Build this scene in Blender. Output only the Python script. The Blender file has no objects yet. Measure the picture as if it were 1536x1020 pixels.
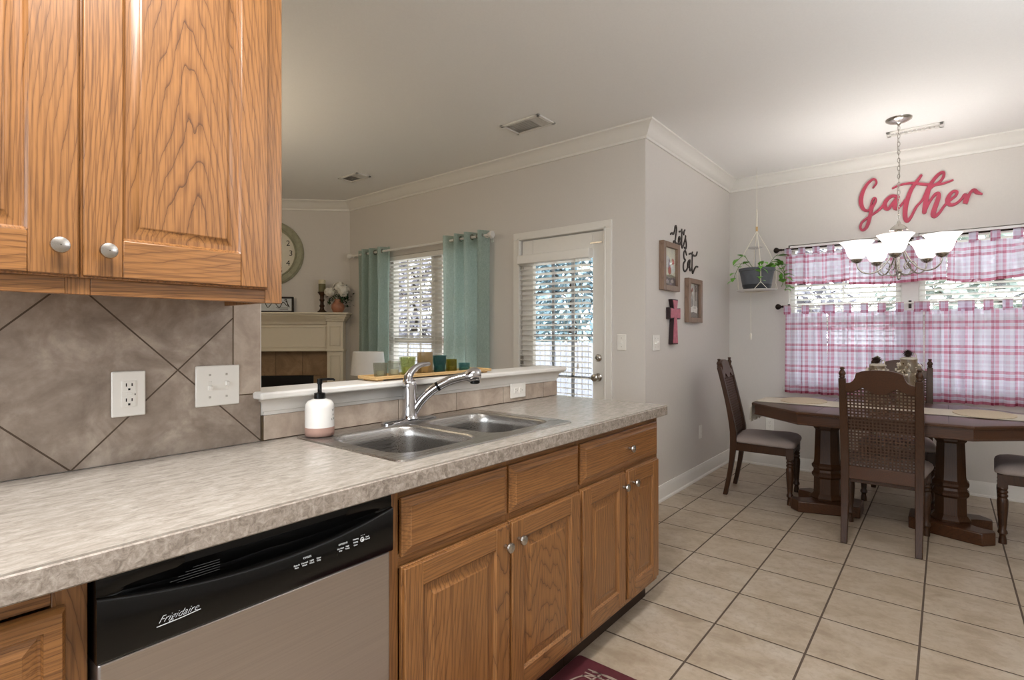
import bpy, bmesh, math, random
from mathutils import Vector, Matrix
random.seed(7)
PI = math.pi
S = bpy.context.scene
COL = S.collection

# ---------------------------------------------------------------- camera
cam = bpy.data.cameras.new('camera')
cam.sensor_width = 36.0
cam.lens = 801.0 / 1536.0 * 36.0
cam.shift_y = -9.0 / 1536.0
cam.clip_start = 0.02
camo = bpy.data.objects.new('camera', cam)
COL.objects.link(camo)
camo.location = (0, 0, 1.246)
camo.rotation_euler = (PI / 2, 0, math.radians(39.06) - PI / 2)
S.camera = camo

# ---------------------------------------------------------------- exposure, world, lights
S.view_settings.view_transform = 'Standard'
S.view_settings.look = 'None'
S.view_settings.gamma = 1.0
S.view_settings.use_curve_mapping = False
S.view_settings.exposure = -0.2
S.cycles.max_bounces = 10
S.cycles.diffuse_bounces = 5
S.cycles.glossy_bounces = 5
S.cycles.transmission_bounces = 8
S.cycles.transparent_max_bounces = 24
S.cycles.caustics_reflective = False
S.cycles.caustics_refractive = False
S.cycles.sample_clamp_indirect = 6.0
S.cycles.use_denoising = True

W = bpy.data.worlds.new('sky')
S.world = W
W.use_nodes = True
bg = W.node_tree.nodes['Background']
bg.inputs[0].default_value = (0.86, 0.93, 1.0, 1)
bg.inputs[1].default_value = 8.0


def lamp(name, kind, loc, power, col=(1, 1, 1), size=0.2, size_y=None, rot=(0, 0, 0)):
    l = bpy.data.lights.new(name, kind)
    l.energy = power
    l.color = col
    if kind == 'AREA':
        l.size = size
        if size_y:
            l.shape = 'RECTANGLE'
            l.size_y = size_y
    else:
        l.shadow_soft_size = size
    o = bpy.data.objects.new(name, l)
    COL.objects.link(o)
    o.location = loc
    o.rotation_euler = rot
    return o


KITCHEN_FILL = (0.08, 0.52)  # unseen ceiling light, added to brighten the upper cabinets
BREAKFAST_FILL = (2.3, -1.1, 1.98)      # unseen open-topped bowl pendants, added to brighten the ceiling
LIVING_FILL = (0.75, 3.9, 2.12)  # added uplight for the living room, hidden behind the wall cabinet
lamp('kitchen_fill_light', 'AREA', (KITCHEN_FILL[0], KITCHEN_FILL[1], 2.63), 70, (1.0, 0.97, 0.95), 1.0, 0.35)
lamp('breakfast_fill_light', 'POINT', BREAKFAST_FILL, 92, (0.91, 0.95, 1.0), 0.10)
lamp('living_fill_light', 'POINT', LIVING_FILL, 54, (1.0, 0.84, 0.62), 0.10)

# ---------------------------------------------------------------- mesh helpers


def lin(h):
    h = h.lstrip('#')
    out = []
    for i in (0, 2, 4):
        c = int(h[i:i + 2], 16) / 255.0
        out.append(c / 12.92 if c <= 0.04045 else ((c + 0.055) / 1.055) ** 2.4)
    return (out[0], out[1], out[2], 1.0)


class MB:
    def __init__(self):
        self.v = []
        self.f = []
        self.m = []
        self.uv = {}

    def add(self, vs, fs, mi=0):
        b = len(self.v)
        self.v += [tuple(p) for p in vs]
        for q in fs:
            self.f.append([b + i for i in q])
            self.m.append(mi)
        return b

    def box(self, x0, x1, y0, y1, z0, z1, mi=0):
        x0, x1 = min(x0, x1), max(x0, x1)
        y0, y1 = min(y0, y1), max(y0, y1)
        z0, z1 = min(z0, z1), max(z0, z1)
        self.add([(x0, y0, z0), (x1, y0, z0), (x1, y1, z0), (x0, y1, z0), (x0, y0, z1), (x1, y0, z1), (x1, y1, z1), (x0, y1, z1)],
                 [(0, 3, 2, 1), (4, 5, 6, 7), (0, 1, 5, 4), (1, 2, 6, 5), (2, 3, 7, 6), (3, 0, 4, 7)], mi)
        return self

    def cbox(self, c, sx, sy, sz, rot=None, mi=0):
        vs = []
        for dz in (-1, 1):
            for dx, dy in ((-1, -1), (1, -1), (1, 1), (-1, 1)):
                p = Vector((dx * sx / 2, dy * sy / 2, dz * sz / 2))
                if rot is not None:
                    p = rot @ p
                vs.append(Vector(c) + p)
        self.add(vs, [(0, 3, 2, 1), (4, 5, 6, 7), (0, 1, 5, 4), (1, 2, 6, 5), (2, 3, 7, 6), (3, 0, 4, 7)], mi)
        return self

    def rings(self, rings, closed=True, cap0=True, cap1=True, mi=0):
        n = len(rings[0])
        b = len(self.v)
        for r in rings:
            self.v += [tuple(p) for p in r]
        for i in range(len(rings) - 1):
            for j in range(n if closed else n - 1):
                k = (j + 1) % n
                self.f.append([b + i * n + j, b + i * n + k, b + (i + 1) * n + k, b + (i + 1) * n + j])
                self.m.append(mi)
        if cap0 and n > 2:
            self.f.append([b + j for j in range(n)][::-1])
            self.m.append(mi)
        if cap1 and n > 2:
            self.f.append([b + (len(rings) - 1) * n + j for j in range(n)])
            self.m.append(mi)
        return self

    def lathe(self, prof, c=(0, 0, 0), n=24, axis='z', cap0=True, cap1=True, ph=0.0, mi=0, sx=1.0, sy=1.0):
        rs = []
        for r, h in prof:
            ring = []
            for j in range(n):
                a = ph + 2 * PI * j / n
                p, q = r * math.cos(a) * sx, r * math.sin(a) * sy
                if axis == 'z':
                    ring.append((c[0] + p, c[1] + q, c[2] + h))
                elif axis == 'y':
                    ring.append((c[0] + p, c[1] + h, c[2] + q))
                else:
                    ring.append((c[0] + h, c[1] + p, c[2] + q))
            rs.append(ring)
        return self.rings(rs, True, cap0, cap1, mi)

    def tube(self, pts, r, n=8, closed=False, mi=0):
        pts = [Vector(p) for p in pts]
        N = len(pts)
        rr = r if isinstance(r, (list, tuple)) else [r] * N
        up = Vector((0, 0, 1))
        rings = []
        prev = None
        for i, p in enumerate(pts):
            if closed:
                t = pts[(i + 1) % N] - pts[i - 1]
            else:
                t = pts[min(i + 1, N - 1)] - pts[max(i - 1, 0)]
            t = t.normalized() if t.length > 1e-9 else up
            if prev is None:
                a = t.cross(up)
                if a.length < 1e-3:
                    a = t.cross(Vector((1, 0, 0)))
                a.normalize()
            else:
                a = prev - t * prev.dot(t)
                if a.length < 1e-6:
                    a = t.cross(up)
                a.normalize()
            prev = a
            b = t.cross(a)
            rings.append([p + (a * math.cos(2 * PI * j / n) + b * math.sin(2 * PI * j / n)) * rr[i] for j in range(n)])
        if closed:
            rings.append(rings[0])
            return self.rings(rings, True, False, False, mi)
        return self.rings(rings, True, True, True, mi)

    def prism(self, poly, d0, d1, plane='xz', mi=0):
        """polygon in a plane, extruded along the remaining axis"""
        def P(u, w, d):
            return {'xz': (u, d, w), 'yz': (d, u, w), 'xy': (u, w, d)}[plane]
        n = len(poly)
        b = len(self.v)
        self.v += [P(u, w, d0) for u, w in poly] + [P(u, w, d1) for u, w in poly]
        self.f.append([b + i for i in range(n)][::-1])
        self.f.append([b + n + i for i in range(n)])
        self.m += [mi, mi]
        for i in range(n):
            k = (i + 1) % n
            self.f.append([b + i, b + k, b + n + k, b + n + i])
            self.m.append(mi)
        return self

    def grid(self, fn, nu, nv, mi=0, uvfn=None):
        b = len(self.v)
        for i in range(nu + 1):
            for j in range(nv + 1):
                self.v.append(tuple(fn(i / nu, j / nv)))
                if uvfn:
                    self.uv[len(self.v) - 1] = uvfn(i / nu, j / nv)
        for i in range(nu):
            for j in range(nv):
                a = b + i * (nv + 1) + j
                self.f.append([a, a + nv + 1, a + nv + 2, a + 1])
                self.m.append(mi)
        return self

    def ball(self, c, r, n=12, m=8, sx=1, sy=1, sz=1, mi=0):
        prof = [(max(r * math.sin(PI * i / m), r * 0.02), -r * math.cos(PI * i / m) * sz) for i in range(m + 1)]
        return self.lathe(prof, c, n, 'z', True, True, 0, mi, sx, sy)

    def ribbon(self, pts, hw, d0, d1, plane):
        """flat stroke with its own thickness; pts (u, w), hw half widths"""
        n = len(pts)
        hs = hw if isinstance(hw, (list, tuple)) else [hw] * n
        L, R = [], []
        for i in range(n):
            a = Vector(pts[max(i - 1, 0)])
            b = Vector(pts[min(i + 1, n - 1)])
            t = b - a
            t = t.normalized() if t.length > 1e-9 else Vector((1, 0))
            nrm = Vector((-t.y, t.x)) * hs[i]
            p = Vector(pts[i])
            L.append(p + nrm)
            R.append(p - nrm)
        def P(q, d):
            return {'xz': (q.x, d, q.y), 'yz': (d, q.x, q.y), 'xy': (q.x, q.y, d)}[plane]
        self.rings([[P(L[i], d0 - i * 1.5e-5), P(R[i], d0 - i * 1.5e-5), P(R[i], d1), P(L[i], d1)] for i in range(n)])
        for i in (0, n - 1):
            k = 10
            self.prism([(pts[i][0] + hs[i] * math.cos(2 * PI * j / k), pts[i][1] + hs[i] * math.sin(2 * PI * j / k)) for j in range(k)], d0 + 4e-5 - i * 1.5e-5, d1, plane)
        return self


def wloc(o):
    v = Vector((0, 0, 0))
    while o is not None:
        v += Vector(o.location)
        o = o.parent
    return v


def smooth_mesh(me, ang=35):
    me.polygons.foreach_set('use_smooth', [True] * len(me.polygons))
    try:
        me.set_sharp_from_angle(angle=math.radians(ang))
    except Exception:
        pass


def obj(name, mb, mats, parent=None, loc=(0, 0, 0), bevel=0.0, seg=2, ang=35, sub=0, fix=True):
    """one mesh object; mb is in world coordinates (parent roots are not rotated yet)"""
    me = bpy.data.meshes.new(name)
    base = wloc(parent) + Vector(loc)
    me.from_pydata([tuple(Vector(p) - base) for p in mb.v], [], mb.f)
    if not isinstance(mats, (list, tuple)):
        mats = [mats]
    for m in mats:
        me.materials.append(m)
    me.polygons.foreach_set('material_index', mb.m)
    if mb.uv:
        ul = me.uv_layers.new(name='UVMap')
        for lp in me.loops:
            ul.data[lp.index].uv = mb.uv.get(lp.vertex_index, (0, 0))
    me.update()
    if fix:
        bm = bmesh.new()
        bm.from_mesh(me)
        bmesh.ops.recalc_face_normals(bm, faces=bm.faces)
        bm.to_mesh(me)
        bm.free()
    smooth_mesh(me, ang)
    o = bpy.data.objects.new(name, me)
    COL.objects.link(o)
    o.parent = parent
    o.location = loc
    if bevel > 0:
        md = o.modifiers.new('bevel', 'BEVEL')
        md.width = bevel
        md.segments = seg
        md.limit_method = 'ANGLE'
        md.angle_limit = math.radians(40)
    if sub:
        md = o.modifiers.new('subsurf', 'SUBSURF')
        md.levels = sub
        md.render_levels = sub
    return o


def tag(o, label=None, cat=None, group=None, kind=None):
    if label:
        o['label'] = label
    if cat:
        o['category'] = cat
    if group:
        o['group'] = group
    if kind:
        o['kind'] = kind
    return o


def thing(name, label, cat, loc=(0, 0, 0), group=None):
    o = bpy.data.objects.new(name, None)
    o.empty_display_size = 0.05
    COL.objects.link(o)
    o.location = loc
    return tag(o, label, cat, group)


def solo(name, mb, mats, label, cat, loc=(0, 0, 0), group=None, **k):
    return tag(obj(name, mb, mats, None, loc, **k), label, cat, group)


def struct(name, mb, mats, **k):
    return tag(obj(name, mb, mats, None, (0, 0, 0), **k), kind='structure')


def dup(root, loc, rotz=0.0, label=None, group=None):
    r = root.copy()
    COL.objects.link(r)
    r.location = loc
    r.rotation_euler = (0, 0, rotz)
    if label:
        r['label'] = label
    if group:
        r['group'] = group
    for ch in list(root.children):
        c = ch.copy()
        COL.objects.link(c)
        c.parent = r
        for g in list(ch.children):
            d = g.copy()
            COL.objects.link(d)
            d.parent = c
    return r


def spline(pts, k=6):
    """Catmull-Rom through the points (any dimension)"""
    out = []
    n = len(pts)
    for i in range(n - 1):
        p0, p1, p2, p3 = pts[max(i - 1, 0)], pts[i], pts[i + 1], pts[min(i + 2, n - 1)]
        for j in range(k):
            t = j / k
            out.append(tuple(0.5 * (2 * b + (c - a) * t + (2 * a - 5 * b + 4 * c - d) * t * t + (3 * b - a - 3 * c + d) * t ** 3)
                             for a, b, c, d in zip(p0, p1, p2, p3)))
    out.append(tuple(pts[-1]))
    return out


def text_mesh(txt, size, extrude=0.0004, shear=0.0, align='CENTER', offset=0.0):
    cu = bpy.data.curves.new('lettering', 'FONT')
    cu.body = txt
    cu.size = size
    cu.extrude = extrude
    cu.shear = shear
    cu.offset = offset
    cu.align_x = align
    cu.align_y = 'CENTER'
    cu.resolution_u = 3
    o = bpy.data.objects.new('lettering', cu)
    COL.objects.link(o)
    dg = bpy.context.evaluated_depsgraph_get()
    dg.update()
    me = bpy.data.meshes.new_from_object(o.evaluated_get(dg))
    vs = [tuple(v.co) for v in me.vertices]
    fs = [tuple(p.vertices) for p in me.polygons]
    bpy.data.objects.remove(o)
    bpy.data.curves.remove(cu)
    bpy.data.meshes.remove(me)
    return vs, fs


def add_text(mb, txt, size, mtx, mi=0, **k):
    vs, fs = text_mesh(txt, size, **k)
    mb.add([mtx @ Vector(v) for v in vs], fs, mi)


def face_mtx(origin, right, up):
    r, u = Vector(right).normalized(), Vector(up).normalized()
    n = r.cross(u)
    m = Matrix((r, u, n)).transposed().to_4x4()
    m.translation = Vector(origin)
    return m


# ---------------------------------------------------------------- materials
class NT:
    def __init__(self, name):
        self.mat = bpy.data.materials.new(name)
        self.mat.use_nodes = True
        self.t = self.mat.node_tree
        self.b = self.t.nodes['Principled BSDF']
        self.out = self.t.nodes['Material Output']

    def n(self, typ, **kw):
        x = self.t.nodes.new(typ)
        for k, v in kw.items():
            setattr(x, k, v)
        return x

    def l(self, a, b):
        self.t.links.new(a, b)

    def put(self, sock, v):
        if hasattr(v, 'is_output'):
            self.l(v, sock)
        else:
            sock.default_value = v

    def math(self, op, a, b=0.0, c=0.0):
        x = self.n('ShaderNodeMath', operation=op)
        for i, q in enumerate((a, b, c)):
            self.put(x.inputs[i], q)
        return x.outputs[0]

    def mix(self, f, a, b, blend='MIX'):
        x = self.n('ShaderNodeMix', data_type='RGBA', blend_type=blend)
        self.put(x.inputs[0], f)
        self.put(x.inputs[6], a)
        self.put(x.inputs[7], b)
        return x.outputs[2]

    def coord(self, rnd=False):
        tc = self.n('ShaderNodeTexCoord')
        o = tc.outputs['Object']
        if rnd:
            oi = self.n('ShaderNodeObjectInfo')
            s = self.math('MULTIPLY', oi.outputs['Random'], 13.7)
            vm = self.n('ShaderNodeVectorMath', operation='ADD')
            self.l(o, vm.inputs[0])
            self.l(s, vm.inputs[1])
            return vm.outputs[0]
        return o

    def map(self, v, loc=(0, 0, 0), rot=(0, 0, 0), scale=(1, 1, 1)):
        m = self.n('ShaderNodeMapping')
        self.l(v, m.inputs[0])
        m.inputs[1].default_value = loc
        m.inputs[2].default_value = rot
        m.inputs[3].default_value = scale
        return m.outputs[0]

    def noise(self, v, scale, detail=4, rough=0.55, dist=0.0):
        x = self.n('ShaderNodeTexNoise')
        self.l(v, x.inputs['Vector'])
        x.inputs['Scale'].default_value = scale
        x.inputs['Detail'].default_value = detail
        x.inputs['Roughness'].default_value = rough
        x.inputs['Distortion'].default_value = dist
        return x.outputs[0]

    def ramp(self, f, stops, interp='LINEAR'):
        r = self.n('ShaderNodeValToRGB')
        r.color_ramp.interpolation = interp
        e = r.color_ramp.elements
        while len(e) < len(stops):
            e.new(0.5)
        for i, (p, c) in enumerate(stops):
            e[i].position = p
            e[i].color = c if len(c) == 4 else (*c, 1)
        self.l(f, r.inputs[0])
        return r.outputs[0]

    def bump(self, h, strength=0.2, dist=0.002):
        b = self.n('ShaderNodeBump')
        b.inputs['Strength'].default_value = strength
        b.inputs['Distance'].default_value = dist
        self.l(h, b.inputs['Height'])
        self.l(b.outputs[0], self.b.inputs['Normal'])

    def base(self, c):
        self.put(self.b.inputs['Base Color'], c)


def g(v):
    return (v, v, v, 1)


def plain(name, col, rough=0.5, metal=0.0, vary=0.06, scale=30.0, bump=0.0, spec=0.5, coat=0.0, trans=0.0, ior=1.45, emit=0.0, ecol=None):
    t = NT(name)
    c = lin(col) if isinstance(col, str) else col
    v = t.coord()
    nz = t.noise(v, scale, 3)
    hi = tuple(min(1, x * (1 + vary)) for x in c[:3]) + (1,)
    lo = tuple(x * (1 - vary) for x in c[:3]) + (1,)
    t.base(t.ramp(nz, [(0.3, lo), (0.7, hi)]))
    b = t.b.inputs
    b['Roughness'].default_value = rough
    b['Metallic'].default_value = metal
    b['Specular IOR Level'].default_value = spec
    b['Coat Weight'].default_value = coat
    b['Transmission Weight'].default_value = trans
    b['IOR'].default_value = ior
    if emit:
        b['Emission Color'].default_value = lin(ecol) if ecol else c
        b['Emission Strength'].default_value = emit
    if bump:
        t.bump(nz, bump, 0.001)
    return t.mat


def oak(name, axis, light='#97683b', dark='#472710', ring=36.0, rough=0.34, coat=0.15):
    """plain-sawn oak: tilted growth rings cut by a flat board, plus pores"""
    t = NT(name)
    v = t.coord(False)
    oi = t.n('ShaderNodeObjectInfo')
    rn = oi.outputs['Random']
    # move the heart of the log per board
    cmb = t.n('ShaderNodeCombineXYZ')
    t.l(t.math('MULTIPLY', t.math('FRACT', t.math('MULTIPLY', rn, 7.3)), 0.30), cmb.inputs[0])
    t.l(t.math('MULTIPLY', t.math('FRACT', t.math('MULTIPLY', rn, 3.1)), 0.05), cmb.inputs[1])
    t.l(t.math('MULTIPLY', t.math('FRACT', t.math('MULTIPLY', rn, 11.9)), 0.30), cmb.inputs[2])
    vm = t.n('ShaderNodeVectorMath', operation='SUBTRACT')
    t.l(v, vm.inputs[0])
    t.l(cmb.outputs[0], vm.inputs[1])
    p = vm.outputs[0]
    stretch = (1, 1, 0.16) if axis == 'z' else (0.16, 1, 1) if axis == 'x' else (1, 0.16, 1)
    warp = t.n('ShaderNodeTexNoise')
    t.l(t.map(p, scale=stretch), warp.inputs['Vector'])
    warp.inputs['Scale'].default_value = 7.0
    warp.inputs['Detail'].default_value = 3.0
    sub = t.n('ShaderNodeVectorMath', operation='SUBTRACT')
    t.l(warp.outputs['Color'], sub.inputs[0])
    sub.inputs[1].default_value = (0.5, 0.5, 0.5)
    sc = t.n('ShaderNodeVectorMath', operation='SCALE')
    t.l(sub.outputs[0], sc.inputs[0])
    sc.inputs['Scale'].default_value = 0.085
    ad = t.n('ShaderNodeVectorMath', operation='ADD')
    t.l(p, ad.inputs[0])
    t.l(sc.outputs[0], ad.inputs[1])
    rot = {'z': (math.radians(5.5), math.radians(1.5), 0), 'x': (0, math.radians(2), math.radians(-6)), 'y': (math.radians(4), 0, math.radians(5))}[axis]
    w = t.n('ShaderNodeTexWave', wave_type='RINGS', rings_direction=axis.upper(), wave_profile='SAW')
    t.l(t.map(ad.outputs[0], loc=(0.02, 0.06, 0.03), rot=rot), w.inputs['Vector'])
    w.inputs['Scale'].default_value = ring
    w.inputs['Distortion'].default_value = 0.6
    w.inputs['Detail'].default_value = 2.0
    w.inputs['Detail Scale'].default_value = 1.5
    fs = (260, 260, 7) if axis == 'z' else (7, 260, 260) if axis == 'x' else (260, 7, 260)
    pores = t.noise(t.map(p, scale=fs), 1.0, 3, 0.6)
    bands = t.noise(t.map(p, scale=(9, 9, 0.7) if axis == 'z' else (0.7, 9, 9) if axis == 'x' else (9, .7, 9)), 1.0, 2)
    L, D = lin(light), lin(dark)
    M = tuple((a * 0.72 + b * 0.28) for a, b in zip(L, D))
    c1 = t.ramp(w.outputs[1], [(0.0, D), (0.09, M), (0.38, L), (0.8, L), (1.0, M)])
    c2 = t.mix(t.ramp(pores, [(0.45, g(0)), (0.66, g(0.6))]), c1, D)
    c3 = t.mix(t.ramp(bands, [(0.35, g(0)), (0.7, g(0.30))]), c2, tuple(x * 0.72 for x in L[:3]) + (1,))
    t.base(c3)
    t.b.inputs['Roughness'].default_value = rough
    t.b.inputs['Coat Weight'].default_value = coat
    if coat < 0.1:
        t.b.inputs['Specular IOR Level'].default_value = 0.35
    t.b.inputs['Coat Roughness'].default_value = 0.25
    t.bump(pores, 0.10, 0.0006)
    return t.mat


def stone(name, c0, c1, c2, scale=3.0, rough=0.4, fine=60.0, fa=0.25, bump=0.05):
    t = NT(name)
    v = t.coord()
    a = t.noise(v, scale, 6, 0.62, 0.6)
    b = t.noise(v, fine, 4, 0.6)
    c = t.ramp(a, [(0.3, lin(c0)), (0.52, lin(c1)), (0.72, lin(c2))])
    c = t.mix(t.ramp(b, [(0.42, g(0)), (0.72, g(fa))]), c, lin(c0))
    t.base(c)
    t.b.inputs['Roughness'].default_value = rough
    if bump:
        t.bump(b, bump, 0.001)
    return t


M = {}
M['oak_v'] = oak('oak_upright_grain', 'z')
M['oak_h'] = oak('oak_level_grain', 'x')
M['oak_edge'] = oak('oak_side_grain', 'z', ring=45.0)
M['wood_dark'] = oak('dark_walnut_stain', 'z', '#412714', '#241308', 40.0, 0.38, 0.03)
M['wood_dark_h'] = oak('dark_walnut_stain_level', 'y', '#4a2c18', '#2a160a', 40.0, 0.3, 0.08)
M['wood_frame'] = oak('weathered_frame_wood', 'z', '#8d7461', '#6d5646', 40.0, 0.5)
M['wood_tray'] = oak('pale_bamboo', 'x', '#d3b07a', '#b8935c', 40.0, 0.45)
M['toe'] = plain('toe_kick_brown', '#2c1c12', 0.5)
M['cab_in'] = plain('cabinet_box', '#a0743f', 0.5)
M['wall'] = plain('wall_paint_greige', '#d6d1cb', 0.75, vary=0.015, scale=90, bump=0.03)
M['ceil'] = plain('ceiling_paint', '#f0efed', 0.85, vary=0.015, scale=120, bump=0.05)
M['trim'] = plain('trim_paint_ivory', '#e6e3dd', 0.4, vary=0.01)
M['white'] = plain('white_paint', '#e9e7e2', 0.35, vary=0.01)
M['plate'] = plain('white_plastic', '#eeebe4', 0.3, vary=0.01)
M['slot'] = plain('dark_slot', '#1a1512', 0.6)
M['grey_plastic'] = plain('grey_plastic', '#b9b4ab', 0.4)
M['chrome'] = plain('chrome', '#c9c9cc', 0.08, 1.0, vary=0.01)
M['nickel'] = plain('brushed_nickel', '#b9b4ad', 0.26, 1.0, vary=0.03, scale=200)
M['bronze'] = plain('dark_bronze', '#2b211c', 0.35, 0.7)
M['black'] = plain('black_plastic', '#060606', 0.2, vary=0.02, spec=0.3)
M['black_matte'] = plain('black_matte', '#141414', 0.6)
M['ink'] = plain('black_ink', '#2a2624', 0.7)
M['print_white'] = plain('white_ink', '#cfd3d6', 0.5)
M['dark_metal'] = plain('blackened_metal', '#39312c', 0.45, 0.3)
M['red_sign'] = plain('raspberry_paint', '#a83a50', 0.45, vary=0.08, scale=14)
M['vent'] = plain('vent_white', '#e2dfda', 0.4)
M['vent_grey'] = plain('vent_louvre_grey', '#cbc7c1', 0.5)
M['rope'] = plain('ivory_cord', '#e6e0d2', 0.8, vary=0.1, scale=400, bump=0.2)
M['pot'] = plain('slate_pot', '#5c6066', 0.5, vary=0.12, scale=18)
M['pot_base'] = plain('slate_pot_band', '#34363a', 0.5)
M['leaf'] = plain('pothos_leaf', '#6ba83c', 0.4, vary=0.35, scale=25)
M['stem'] = plain('green_stem', '#5d7a34', 0.5)
M['soil'] = plain('potting_soil', '#2f231a', 0.95, vary=0.4, scale=90)
M['seat'] = plain('taupe_upholstery', '#9b8f8a', 0.85, vary=0.07, scale=260, bump=0.2)
M['runner'] = plain('natural_woven_cotton', '#c9c0b2', 0.9, vary=0.1, scale=300, bump=0.4)
M['fringe'] = plain('grey_fringe', '#a9a294', 0.95, vary=0.2, scale=300, bump=0.5)
M['mat_oval'] = plain('braided_jute', '#c3b49c', 0.9, vary=0.12, scale=200, bump=0.5)
M['cane'] = plain('cane_weave', '#412a1a', 0.55, vary=0.15, scale=120)
M['mantel'] = plain('mantel_paint', '#e4dac6', 0.4, vary=0.01)
M['firebox'] = plain('firebox_black', '#0b0b0c', 0.5)
M['ceramic_white'] = plain('white_ceramic', '#e8e5e0', 0.22, vary=0.01)
M['clay'] = plain('raw_clay_band', '#a8877a', 0.7, vary=0.06)
M['terracotta'] = plain('blush_glaze', '#b07a60', 0.35, vary=0.1, scale=14)
M['petal'] = plain('white_petals', '#eeeae0', 0.8, vary=0.08, scale=80)
M['greens'] = plain('dark_foliage', '#2f4a2b', 0.6, vary=0.35, scale=40)
M['candle'] = plain('ivory_candle', '#d8cfb4', 0.6)
M['candle_green'] = plain('olive_candle_cup', '#6f6a48', 0.5)
M['clock_rim'] = plain('distressed_sage_paint', '#9d9c84', 0.5, vary=0.14, scale=22)
M['clock_face'] = plain('clock_face_ivory', '#dcd6c6', 0.5, vary=0.04, scale=8)
M['shade_white'] = plain('white_linen_shade', '#efeeec', 0.8, vary=0.01)
M['lamp_base'] = plain('teal_ceramic', '#4e7f7c', 0.3)
M['cross_dark'] = plain('cross_dark_edge', '#2c1a1c', 0.55)
M['cross_pink'] = plain('cross_rose_paint', '#b3606f', 0.5, vary=0.22, scale=28)
M['pine'] = plain('pine_cone', '#3d2a20', 0.8, vary=0.3, scale=80)
M['sage_leaf'] = plain('sage_leaf', '#8f9273', 0.7, vary=0.15)
M['lace'] = plain('ivory_lace', '#d9cfbd', 0.85, vary=0.2, scale=90)
M['lace_dark'] = plain('dried_sprig', '#6d5c47', 0.85, vary=0.3, scale=90)
M['kmat'] = plain('maroon_kitchen_mat', '#54242a', 0.55, vary=0.15, scale=22)
M['kmat_line'] = plain('cream_mat_print', '#9a8a7c', 0.7)
M['kmat_brown'] = plain('brown_mat_print', '#3a2024', 0.6)
M['fix'] = plain('fill_light_diffuser', '#f4f2ec', 0.5, emit=1.2)  # glowing cover of the added kitchen light


def glass_pane():
    t = NT('window_glass')
    t.t.nodes.remove(t.b)
    tr = t.n('ShaderNodeBsdfTransparent')
    gl = t.n('ShaderNodeBsdfGlossy')
    gl.inputs['Roughness'].default_value = 0.02
    lw = t.n('ShaderNodeLayerWeight')
    lw.inputs[0].default_value = 0.5
    mx = t.n('ShaderNodeMixShader')
    t.l(t.math('ADD', t.math('MULTIPLY', t.math('POWER', lw.outputs['Facing'], 4.0), 0.35), 0.025), mx.inputs[0])
    t.l(tr.outputs[0], mx.inputs[1])
    t.l(gl.outputs[0], mx.inputs[2])
    t.l(mx.outputs[0], t.out.inputs[0])
    return t.mat


M['glass'] = glass_pane()


def tinted(name, col, rough=0.08, clear=0.6):
    """thin coloured glass"""
    t = NT(name)
    t.t.nodes.remove(t.b)
    c = lin(col)
    tr = t.n('ShaderNodeBsdfTransparent')
    tr.inputs[0].default_value = tuple(q ** 0.3 for q in c[:3]) + (1,)
    df = t.n('ShaderNodeBsdfTranslucent')
    df.inputs[0].default_value = tuple(q ** 0.7 for q in c[:3]) + (1,)
    gl = t.n('ShaderNodeBsdfGlossy')
    gl.inputs['Roughness'].default_value = rough
    lw = t.n('ShaderNodeLayerWeight')
    lw.inputs[0].default_value = 0.5
    m1 = t.n('ShaderNodeMixShader')
    m1.inputs[0].default_value = 1 - clear
    t.l(tr.outputs[0], m1.inputs[1])
    t.l(df.outputs[0], m1.inputs[2])
    m2 = t.n('ShaderNodeMixShader')
    t.l(t.math('ADD', t.math('MULTIPLY', t.math('POWER', lw.outputs['Facing'], 3.0), 0.5), 0.04), m2.inputs[0])
    t.l(m1.outputs[0], m2.inputs[1])
    t.l(gl.outputs[0], m2.inputs[2])
    t.l(m2.outputs[0], t.out.inputs[0])
    return t.mat


def cloth(t, col, trans=0.5, clear=0.0):
    """sheet of cloth: diffuse + translucent (+ open weave)"""
    if t.b.name in t.t.nodes:
        t.t.nodes.remove(t.b)
    d = t.n('ShaderNodeBsdfDiffuse')
    r = t.n('ShaderNodeBsdfTranslucent')
    t.put(d.inputs[0], col)
    t.put(r.inputs[0], col)
    m = t.n('ShaderNodeMixShader')
    m.inputs[0].default_value = trans
    t.l(d.outputs[0], m.inputs[1])
    t.l(r.outputs[0], m.inputs[2])
    last = m
    if clear:
        x = t.n('ShaderNodeBsdfTransparent')
        m2 = t.n('ShaderNodeMixShader')
        m2.inputs[0].default_value = clear
        t.l(m.outputs[0], m2.inputs[1])
        t.l(x.outputs[0], m2.inputs[2])
        last = m2
    t.l(last.outputs[0], t.out.inputs[0])
    return t.mat


def teal_cloth():
    t = NT('teal_linen')
    v = t.coord()
    a = t.noise(t.map(v, scale=(1, 1, 9)), 60, 3)
    b = t.noise(t.map(v, scale=(9, 9, 1)), 40, 3)
    f = t.math('MULTIPLY', t.math('ADD', a, b), 0.5)
    return cloth(t, t.ramp(f, [(0.35, lin('#a3b9b0')), (0.65, lin('#cbd9d3'))]), 0.5)


M['teal'] = teal_cloth()


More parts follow.
